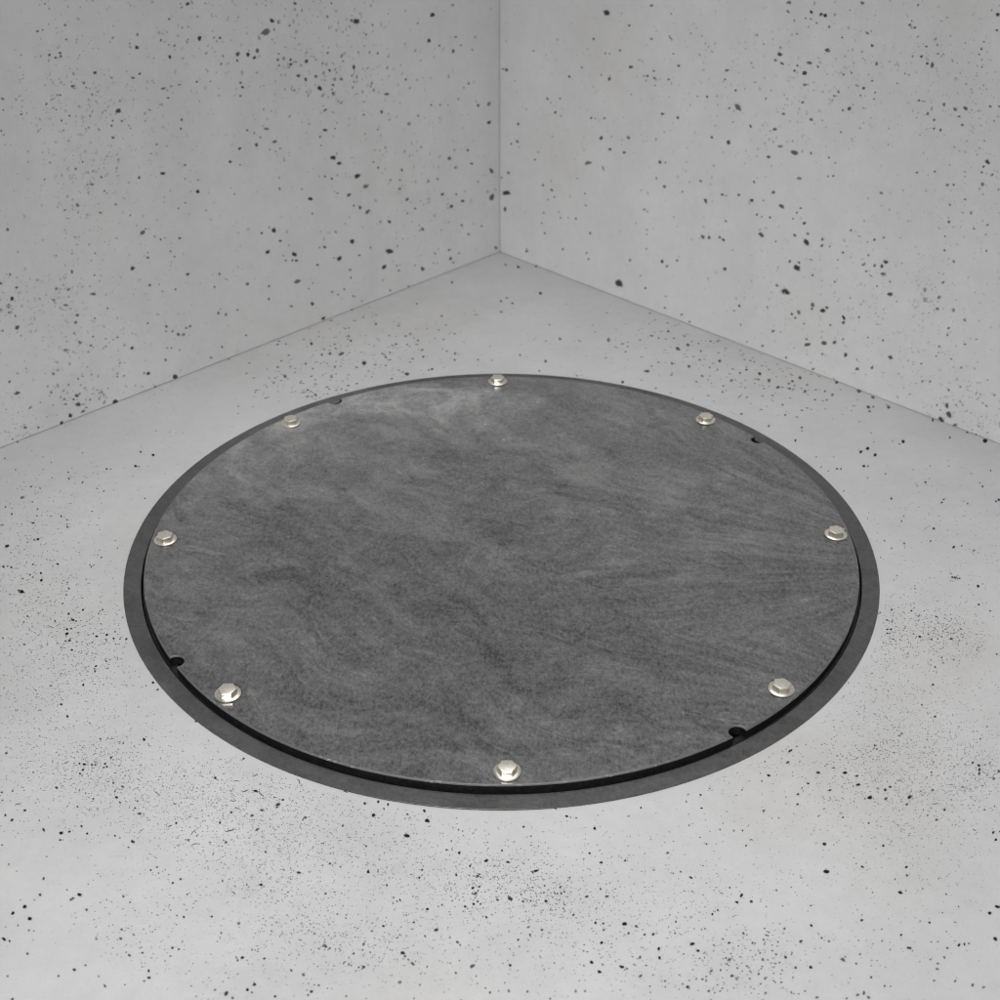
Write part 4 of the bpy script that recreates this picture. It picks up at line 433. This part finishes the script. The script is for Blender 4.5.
def slate(name, body=.083, amp=1.0, gloss=0., spec=.85):
    k = NT(name); P = k.tc.outputs['Object']
    def turned(v, deg, scale):                  # turn first, then stretch
        return k.mapping(k.mapping(v, rot=(0, 0, radians(deg))), scale)
    w1 = k.vmath('SUBTRACT', k.noise(P, 3.6, 2, .5, color=True), (.5, .5, .5))
    w2 = k.vmath('SUBTRACT', k.noise(P, 22, 3, .55, color=True), (.5, .5, .5))
    W = k.vmath('ADD', P, k.vmath('SCALE', w1, scale=.20))
    W = k.vmath('ADD', W, k.vmath('SCALE', w2, scale=.012))
    # melt flow running out from the middle towards the near right rim
    s1 = k.noise(turned(W, 40, (3.2, 22, 1)), 1.0, 8, .62)
    s2 = k.noise(turned(W, 52, (9, 55, 1)), 1.0, 5, .58)
    s2b = k.noise(turned(W, 12, (8, 48, 1)), 1.0, 5, .58)
    s3 = k.noise(turned(W, 34, (42, 300, 1)), 1.0, 4, .6)
    side = k.ramp(k.noise(P, 3.1, 2, .5), .42, .58)
    sm = k.math('ADD', k.math('MULTIPLY', s2, side), k.math('MULTIPLY', s2b, k.math('SUBTRACT', 1.0, side)))
    # where the melt met the rim on the right its streaks fan out from two points
    def fan(fx, fy, kt, kr, det, wob):
        D = k.vmath('SUBTRACT', k.vmath('ADD', P, k.vmath('SCALE', w2, scale=wob)), (fx, fy, 0))
        D = k.vmath('ADD', D, k.vmath('SCALE', w1, scale=.07))
        s = k.n.new('ShaderNodeSeparateXYZ'); k.lk(D, s.inputs[0])
        th = k.math('ARCTAN2', k.math('MULTIPLY', s.outputs[1], -1.), k.math('MULTIPLY', s.outputs[0], -1.))
        c = k.n.new('ShaderNodeCombineXYZ')
        k.lk(k.math('MULTIPLY', th, kt), c.inputs[0]); k.lk(k.math('MULTIPLY', k.length(D), kr), c.inputs[1])
        return k.noise(c.outputs[0], 1.0, det, .62)
    sp = k.n.new('ShaderNodeSeparateXYZ'); k.lk(P, sp.inputs[0])
    low = k.ramp(sp.outputs[1], -.20, -.12, 1, 0)
    def two(kt, kr, det, wob):
        return k.mix(low, fan(.47, -.05, kt, kr, det, wob), fan(.45, -.28, kt, kr, det, wob))
    fa = two(8.5, 2.6, 5, .012)
    fb = two(30, 8.0, 5, .010)
    right = k.ramp(k.math('ADD', sp.outputs[0], k.math('MULTIPLY', k.math('SUBTRACT', side, .5), .16)), -.02, .22)
    left = k.math('SUBTRACT', 1.0, right)
    s1 = k.math('ADD', k.math('MULTIPLY', s1, left), k.math('MULTIPLY', fa, right))
    sm = k.math('ADD', k.math('MULTIPLY', sm, left), k.math('MULTIPLY', fb, right))
    cloud = k.noise(W, 6.5, 6, .6)
    cloud2 = k.noise(k.mapping(W, loc=(2.3, .7, 0)), 21, 6, .66)
    grain = k.noise(k.mapping(P, (1, .62, 1)), 250, 4, .7)
    grain2 = k.noise(k.mapping(P, (1, .62, 1)), 430, 2, .6)
    curl = k.noise(k.vmath('ADD', P, k.vmath('SCALE', w2, scale=.05)), 62, 5, .62, 1.6)
    z = k.math('MULTIPLY', k.math('SUBTRACT', s1, .5), 1.75)
    for t, a in ((sm, 1.45), (s3, .5), (cloud, 1.2), (cloud2, .65), (grain, 1.9), (grain2, 1.5), (curl, .95)):
        z = k.math('MULTIPLY_ADD', k.math('SUBTRACT', t, .5), a, z)
    # pale worn wisps and dark veins where two flows meet
    wisp = k.ramp(k.math('ABSOLUTE', k.math('SUBTRACT', s1, .52)), 0, .016, 1, 0)
    wisp = k.math('MULTIPLY', wisp, k.ramp(cloud2, .5, .66))
    vein = k.ramp(k.math('ABSOLUTE', k.math('SUBTRACT', sm, .46)), 0, .03, 1, 0)
    vein = k.math('MULTIPLY', vein, k.ramp(cloud, .5, .62))
    z = k.math('MULTIPLY_ADD', wisp, .55, z)
    z = k.math('MULTIPLY_ADD', vein, -.12, z)
    # creases where one flow folded over the next: a pale lip beside a dark line
    for ang, sx, sy, off, lo in ((37, 1.7, 6.5, (0, 0, 0), .50), (46, 2.4, 8.0, (4.1, 2.2, 0), .47), (24, 2.0, 7.0, (7.7, 1.3, 0), .52)):
        n_ = k.noise(k.mapping(turned(W, ang, (sx, sy, 1)), loc=off), 1.0, 3, .5)
        m_ = k.ramp(k.noise(k.mapping(P, loc=off), 7, 3, .6), .46, .62)
        lip = k.ramp(k.math('ABSOLUTE', k.math('SUBTRACT', n_, lo)), 0, .007, 1, 0)
        fold = k.ramp(k.math('ABSOLUTE', k.math('SUBTRACT', n_, lo - .012)), 0, .014, 1, 0)
        z = k.math('MULTIPLY_ADD', k.math('MULTIPLY', lip, m_), .27, z)
        z = k.math('MULTIPLY_ADD', k.math('MULTIPLY', fold, m_), -.22, z)
    # chalky dust at the far left, plus far-side sheen painted into the colour
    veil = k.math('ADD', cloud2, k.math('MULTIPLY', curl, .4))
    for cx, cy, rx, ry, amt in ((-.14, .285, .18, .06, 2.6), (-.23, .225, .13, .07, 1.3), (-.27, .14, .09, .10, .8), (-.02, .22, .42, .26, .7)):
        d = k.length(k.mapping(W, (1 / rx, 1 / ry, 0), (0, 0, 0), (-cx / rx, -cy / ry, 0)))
        dust_sheen = k.math('MULTIPLY', k.ramp(d, .1, 1.35, 1, 0), k.ramp(veil, .5, .95, .3, 1))
        z = k.math('MULTIPLY_ADD', dust_sheen, amt * amp, z)
    v = k.math('MULTIPLY', k.math('MAXIMUM', k.math('MULTIPLY_ADD', z, amp, 1.0), .25), body)
    c = k.grey(v, (1.0, 1.0, .99))
    h = k.math('MULTIPLY_ADD', grain, .5, k.math('MULTIPLY_ADD', sm, .7, k.math('MULTIPLY', curl, .6)))
    k.bump(h, .22, .001)
    r = k.math('MULTIPLY_ADD', k.math('SUBTRACT', cloud2, .5), .3, .22)
    return k.set(Base_Color=c, Roughness=k.math('MAXIMUM', k.math('ADD', r, gloss), .17), Specular_IOR_Level=spec, IOR=1.65)

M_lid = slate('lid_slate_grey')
M_frame = slate('frame_slate_grey', .042, .7, .14, .5)

def black_edge(name, lo, hi):
    k = NT(name); P = k.tc.outputs['Object']
    g = k.noise(P, 260, 4, .6)
    k.bump(g, .3, .0008)
    return k.set(Base_Color=k.grey(k.ramp(g, .35, .7, lo, hi)), Roughness=.6, Specular_IOR_Level=.15)
M_edge = black_edge('moulded_black_edge', .003, .009)
M_seal = black_edge('black_rubber', .010, .022)

k = NT('lid_worn_rim'); P = k.tc.outputs['Object']
g = k.noise(P, 210, 4, .7)
g2 = k.noise(P, 24, 3, .6)
fl = k.math('MULTIPLY', k.ramp(g, .53, .62), k.ramp(g2, .42, .56))
k.bump(g, .5, .0008)
M_rim = k.set(Base_Color=k.grey(k.math('MULTIPLY_ADD', fl, .12, .08)), Roughness=.3, Specular_IOR_Level=.8)

k = NT('stainless_steel'); P = k.tc.outputs['Object']
g = k.noise(P, 900, 4, .65); g2 = k.noise(P, 260, 3, .6)
k.bump(k.math('ADD', g, g2), .16, .0003)
M_steel = k.set(Base_Color=k.mix(k.ramp(g2, .35, .7), (.88, .825, .73, 1), (.70, .65, .57, 1)), Metallic=.93,
                Roughness=k.ramp(g2, .3, .7, .25, .38))

# ------------------------------------------------------------------ concrete surfaces
def specks(bm, key, origin, eu, ev, nrm, extent):
    """Air holes and pepper marks as thin spots whose tone fades out at the rim."""
    lay = bm.verts.layers.float['tone']
    org = Vector(origin); eu = Vector(eu); ev = Vector(ev); nrm = Vector(nrm)
    rnd = random.Random({'wall_a': 5, 'wall_b': 6, 'floor': 7}[key])
    cnt = [0]
    def spot(u, v, a, b, tone, n, soft, crack=False):
        cnt[0] += 1
        lift = .00012 + (cnt[0] % 23) * .000006
        def V(x, y, t):
            w = bm.verts.new(org + eu * x + ev * y + nrm * lift); w[lay] = t; return w
        def F(*vs):
            f = bm.faces.new(vs); f.normal_update()
            if f.normal.dot(nrm) < 0: f.normal_flip()
        la, lb = math.hypot(*a), math.hypot(*b)
        if crack:          # a hairline crack: bent, tapering
            if lb > la: a, b = b, a
            bend = rnd.uniform(-1, 1) * 1.6; prev = None
            for i in range(9):
                s = -1 + i / 4
                wob = bend * (s * s - .4) + rnd.uniform(-.35, .35)
                wd = (1 - abs(s) ** 3) * .42 + .05
                row = [V(u + a[0] * s + b[0] * (wob + q * wd), v + a[1] * s + b[1] * (wob + q * wd), tone * (q in (-.6, .6)))
                       for q in (-1.5, -.6, .6, 1.5)]
                if prev:
                    for j in range(3): F(prev[j], row[j], row[j + 1], prev[j + 1])
                prev = row
            return
        ph = rnd.uniform(0, 6.28); j = [rnd.uniform(.74, 1.26) for _ in range(n)]
        c = V(u, v, tone)
        prev = None
        for s, t in [(soft, tone), (soft + RIM[key], 0.)]:
            ring = []
            for i in range(n):
                q = ph + 2 * pi * i / n
                x, y = cos(q) * s * j[i], sin(q) * s * j[i]
                ring.append(V(u + a[0] * x + b[0] * y, v + a[1] * x + b[1] * y, t))
            for i in range(n):
                k2 = (i + 1) % n
                if prev is None: F(c, ring[i], ring[k2])
                else: F(prev[i], ring[i], ring[k2], prev[k2])
            prev = ring
    for rec in SPECKS[key].replace('\n', ';').split(';'):
        if not rec.strip(): continue
        u, v, ax, ay, bx, by, d, crack = map(float, rec.split(','))
        if key != 'floor' and v < 4: v = 4 + abs(v) * .2
        s = (.52 + .52 * (d / 9) ** 1.2) * (.92 if key != 'floor' else .88)
        spot(u * 1e-4, v * 1e-4, (ax * 1e-5 * s, ay * 1e-5 * s), (bx * 1e-5 * s, by * 1e-5 * s), min(1., (.5 + .54 * d / 9) * TONE[key]), 9, .8, crack > .5)
    for rec in CLUSTERS[key].replace('\n', ';').split(';'):
        if not rec.strip(): continue
        u, v, xx, xy, yx, yy, n, r, t = map(float, rec.split(','))
        for _ in range(int(n * (1.45 if key == 'floor' else 1.1))):
            p, q = rnd.gauss(0, 1.2), rnd.gauss(0, 1.2)
            x = (u + xx * p + yx * q) * 1e-4; y = (v + xy * p + yy * q) * 1e-4
            if key == 'floor':
                if math.hypot(x, y) < .392 or (x + y > .79) or (-x + y > .79): continue
            elif x < .004 or y < .003: continue
            rr = r * 1e-5 * (.48 + .72 * rnd.random() ** 2); tt = t / 100 * (rnd.uniform(.6, 1.6) if key == 'floor' else rnd.uniform(.2, 1.5))
            e = rnd.uniform(.7, 1.3); g_ = rnd.uniform(0, pi)
            spot(x, y, (cos(g_) * rr * e, sin(g_) * rr * e), (-sin(g_) * rr / e, cos(g_) * rr / e), min(.97, tt * (1.55 if key == 'floor' else 1.25) * TONE[key]), 6, .6)
    # the same marks, thinner, over the rest of the surface
    for _ in range(extent[4]):
        x = rnd.uniform(extent[0], extent[1]); y = rnd.uniform(extent[2], extent[3])
        if key == 'floor' and (math.hypot(x, y) < .392 or (x + y > .79) or (-x + y > .79)): continue
        rr = (.00016 + .0004 * rnd.random() ** 4) * (1 if key == 'floor' else 1.6)
        tt = rnd.uniform(.15, .6) * (.6 if rr < .0005 else 1)
        e = rnd.uniform(.7, 1.3); g_ = rnd.uniform(0, pi)
        spot(x, y, (cos(g_) * rr * e, sin(g_) * rr * e), (-sin(g_) * rr / e, cos(g_) * rr / e), min(.95, tt * 1.3 * TONE[key]), 6, .6)
RIM = {'wall_a': .6, 'wall_b': .6, 'floor': .4}
TONE = {'wall_a': .88, 'wall_b': .88, 'floor': 1.0}

HOLE = .3795
bm = bmesh.new(); bm.verts.layers.float.new('tone')
rad = [HOLE, .42, .6, 1.0, 1.8, 3.2]
N = 240
rings = [[bm.verts.new((r * cos(2 * pi * i / N), r * sin(2 * pi * i / N), 0)) for i in range(N)] for r in rad]
for a, b in zip(rings, rings[1:]):
    for i in range(N):
        bm.faces.new((a[i], b[i], b[(i + 1) % N], a[(i + 1) % N]))
specks(bm, 'floor', (0, 0, 0), (1, 0, 0), (0, 1, 0), (0, 0, 1), (-1.1, 1.1, -1.1, .8, 26000))
floor = tag(obj('floor', bm, M_floor), 'pale speckled concrete floor around the round cover', kind='structure')

CX, CY = -.0028, .7954
AL, AR = radians(-134.41), radians(-44.88)
WALL_LEN, WALL_H, WALL_T = 2.4, WALL_HEIGHT, .12
def wall(key, ang, side, label):
    """A slab whose inner face starts in the corner and runs along direction ang."""
    d = Vector((cos(ang), sin(ang), 0)); n = Vector((-d.y, d.x, 0)) * side
    bm = bmesh.new(); bm.verts.layers.float.new('tone')
    o = Vector((CX, CY, 0))
    s0 = .0015 if key == 'wall_b' else -WALL_T      # an open joint in the corner
    def P(s, t, z): return bm.verts.new(o + d * s - n * t + Vector((0, 0, z)))
    v = [P(s, t, z) for z in (.0011, WALL_H) for s, t in ((s0, 0), (WALL_LEN, 0), (WALL_LEN, WALL_T), (s0, WALL_T))]
    for f in ((0, 1, 2, 3), (4, 5, 6, 7), (0, 1, 5, 4), (1, 2, 6, 5), (2, 3, 7, 6), (3, 0, 4, 7)):
        bm.faces.new([v[i] for i in f])
    bmesh.ops.recalc_face_normals(bm, faces=bm.faces)
    specks(bm, key, o, d, (0, 0, 1), n, (.005, 1.3, .003, .6, 4200))
    return tag(obj('concrete_wall', bm, M_wall), label, 'wall', 'concrete walls meeting in the corner')
wall('wall_a', AL, 1, 'grey pitted concrete wall to the left of the corner joint')
wall('wall_b', AR, -1, 'lighter grey pitted concrete wall to the right of the corner joint')

# ------------------------------------------------------------------ access cover
RO, RI, RL = .3865, .3690, .3655
Z_FRAME, Z_LID, LID_T, RB = .0015, .0091, .0095, .35
ROT = radians(.78)
cover = bpy.data.objects.new('manhole_cover', None); link(cover)
tag(cover, 'round dark grey manhole cover with eight steel bolts set flush in the concrete floor', 'manhole cover')

def lathe(prof, n=360, mat_idx=None):
    bm = bmesh.new()
    rs = [[bm.verts.new((r * cos(2 * pi * i / n), r * sin(2 * pi * i / n), z)) for i in range(n)] for r, z in prof]
    m = len(prof)
    for k in range(m):
        a, b = rs[k], rs[(k + 1) % m]
        for i in range(n):
            f = bm.faces.new((a[i], b[i], b[(i + 1) % n], a[(i + 1) % n]))
            if mat_idx: f.material_index = mat_idx[k]
    bmesh.ops.recalc_face_normals(bm, faces=bm.faces)
    return bm

# frame: a flange lying on the floor and a well below it with a seat for the lid
prof = [(RO, .0002), (RO, Z_FRAME - .0001), (RO - .0001, Z_FRAME), (RI + .0006, Z_FRAME), (RI, Z_FRAME - .0006),
        (RI, -.010), (.330, -.010), (.330, -.014), (HOLE - .0005, -.014), (HOLE - .0005, .0002)]
obj('frame', lathe(prof, 480, [0, 0, 0, 0, 1, 1, 1, 1, 1, 1]), [M_frame, M_edge], cover, 35).location.y = .0012
# rubber seal bedded on the seat, its lip showing in the gap
prof = [(.3590, -.0098), (.3672, -.0098), (.3683, -.0045), (.3680, -.0022), (.3668, -.0016), (.3652, -.0018), (.3590, -.0018)]
obj('seal', lathe(prof, 360), M_seal, cover, 50)

# lid: disc with four half round finger notches in its edge
def outline(off):
    nr, nc = .0078 + off, .3630
    R = RL - off
    pts = []
    notch = [radians(a) for a in (34.4, 124.2, 214.2, 304.2)]
    # half angle where the notch circle crosses the rim
    cA = (R * R + nc * nc - nr * nr) / (2 * R * nc)
    hA = math.acos(cA)
    for i, a in enumerate(notch):
        nx = notch[(i + 1) % 4] + (2 * pi if i == 3 else 0)
        c = Vector((nc * cos(a), nc * sin(a)))
        # arc of the notch from -hA round the inside to +hA
        p0 = Vector((R * cos(a - hA), R * sin(a - hA))) - c
        p1 = Vector((R * cos(a + hA), R * sin(a + hA))) - c
        t0 = math.atan2(p0.y, p0.x); t1 = math.atan2(p1.y, p1.x)
        while t1 > t0: t1 -= 2 * pi
        K = 22
        for q in range(K + 1):
            t = t0 + (t1 - t0) * q / K
            pts.append((c.x + nr * cos(t), c.y + nr * sin(t)))
        K = 150
        for q in range(1, K):
            t = a + hA + (nx - hA - a - hA) * q / K
            w = 1 + .0003 * (sin(t * 37) * sin(t * 11 + 1)) * .5
            pts.append((R * cos(t) * w, R * sin(t) * w))
    return pts
bm = bmesh.new()
lv = []
for off, z in ((.0016, Z_LID), (.0004, Z_LID - .0003), (0., Z_LID - .0012), (0., Z_LID - LID_T)):
    lv.append([bm.verts.new((x, y, z)) for x, y in outline(off)])
n = len(lv[0])
f = bm.faces.new(lv[0]); f.material_index = 0
for k in range(3):
    for i in range(n):
        f = bm.faces.new((lv[k][i], lv[k + 1][i], lv[k + 1][(i + 1) % n], lv[k][(i + 1) % n]))
        f.material_index = (1, 1, 2)[k]
bm.faces.new(list(reversed(lv[3]))).material_index = 2
bmesh.ops.recalc_face_normals(bm, faces=bm.faces)
bmesh.ops.triangulate(bm, faces=[f for f in bm.faces if len(f.verts) > 4])
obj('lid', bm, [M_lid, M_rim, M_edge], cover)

# bolts: hexagon head on a coned washer
def hex_bm():
    bm = bmesh.new()
    C6 = .0089
    def ring(r, z, n=6, ph=0.): return [bm.verts.new((r * cos(ph + 2 * pi * i / n), r * sin(ph + 2 * pi * i / n), z)) for i in range(n)]
    a = ring(C6, .0016); b = ring(C6, .0064); c = ring(C6 * .91, .0070)
    for p, q in ((a, b), (b, c)):
        for i in range(6): bm.faces.new((p[i], p[(i + 1) % 6], q[(i + 1) % 6], q[i]))
    bm.faces.new(c); bm.faces.new(list(reversed(a)))
    bmesh.ops.recalc_face_normals(bm, faces=bm.faces)
    bmesh.ops.bevel(bm, geom=[e for e in bm.edges], offset=.00035, segments=2, affect='EDGES', profile=.6)
    return bm
def washer_bm():
    prof = [(.0030, .0003), (.0113, .0003), (.0118, .0008), (.0117, .0013), (.0110, .0016), (.0090, .0022), (.0030, .0023)]
    return lathe(prof, 48)
bolts = []
proto = obj('bolt', hex_bm(), M_steel, cover, 30)
wsh = obj('washer', washer_bm(), M_steel, proto, 40)
spin = {0: 14, 45: 3, 90: 4, 135: 24, 180: 29, 225: 2, 270: -1, 315: 9}
for i, a in enumerate(range(0, 360, 45)):
    if i == 0: b = proto
    else:
        b = proto.copy(); COL.objects.link(b); b.parent = cover
        w = wsh.copy(); COL.objects.link(w); w.parent = b
    A = radians(a) + ROT
    b.location = (RB * cos(A), RB * sin(A), Z_LID)
    rnd = random.Random(40 + a)
    b.rotation_euler = (radians(rnd.uniform(-1.2, 1.2)), radians(rnd.uniform(-1.5, 1.5)), radians(spin[a]))
    b['group'] = 'bolts round the rim of the lid'

# ------------------------------------------------------------------ camera
cam = bpy.data.cameras.new('camera'); co = link(bpy.data.objects.new('camera', cam))
PIT = radians(34.246); DIST = 1.43374
co.location = (0, -DIST * cos(PIT), DIST * sin(PIT))
co.rotation_euler = (pi / 2 - PIT, 0, 0)
cam.sensor_width = 36; cam.lens = 36 * 1.36781
cam.shift_x = -.00148; cam.shift_y = .04477
cam.clip_start = .05; cam.clip_end = 100
cam.dof.use_dof = True; cam.dof.focus_distance = 1.25; cam.dof.aperture_fstop = 10.5
scn.camera = co

# ------------------------------------------------------------------ light
w = bpy.data.worlds.new('World'); scn.world = w; w.use_nodes = True
bg = w.node_tree.nodes['Background']
bg.inputs[0].default_value = (.98, .99, 1.0, 1); bg.inputs[1].default_value = WORLD
def area(name, loc, target, size, power, spread=180, col=(1, 1, 1)):
    l = bpy.data.lights.new(name, 'AREA'); l.shape = 'RECTANGLE'; l.size, l.size_y = size; l.energy = power; l.color = col; l.spread = radians(spread)
    o = link(bpy.data.objects.new(name, l)); o.location = loc
    o.rotation_euler = (Vector(target) - Vector(loc)).to_track_quat('-Z', 'Y').to_euler()
    return o
for a in LAMPS: area(*a)
scn.view_settings.view_transform = 'Standard'; scn.view_settings.look = 'None'
scn.view_settings.exposure = 0; scn.view_settings.gamma = 1
scn.view_settings.use_curve_mapping = False
scn.render.engine = 'CYCLES'
scn.cycles.filter_width = 1.1
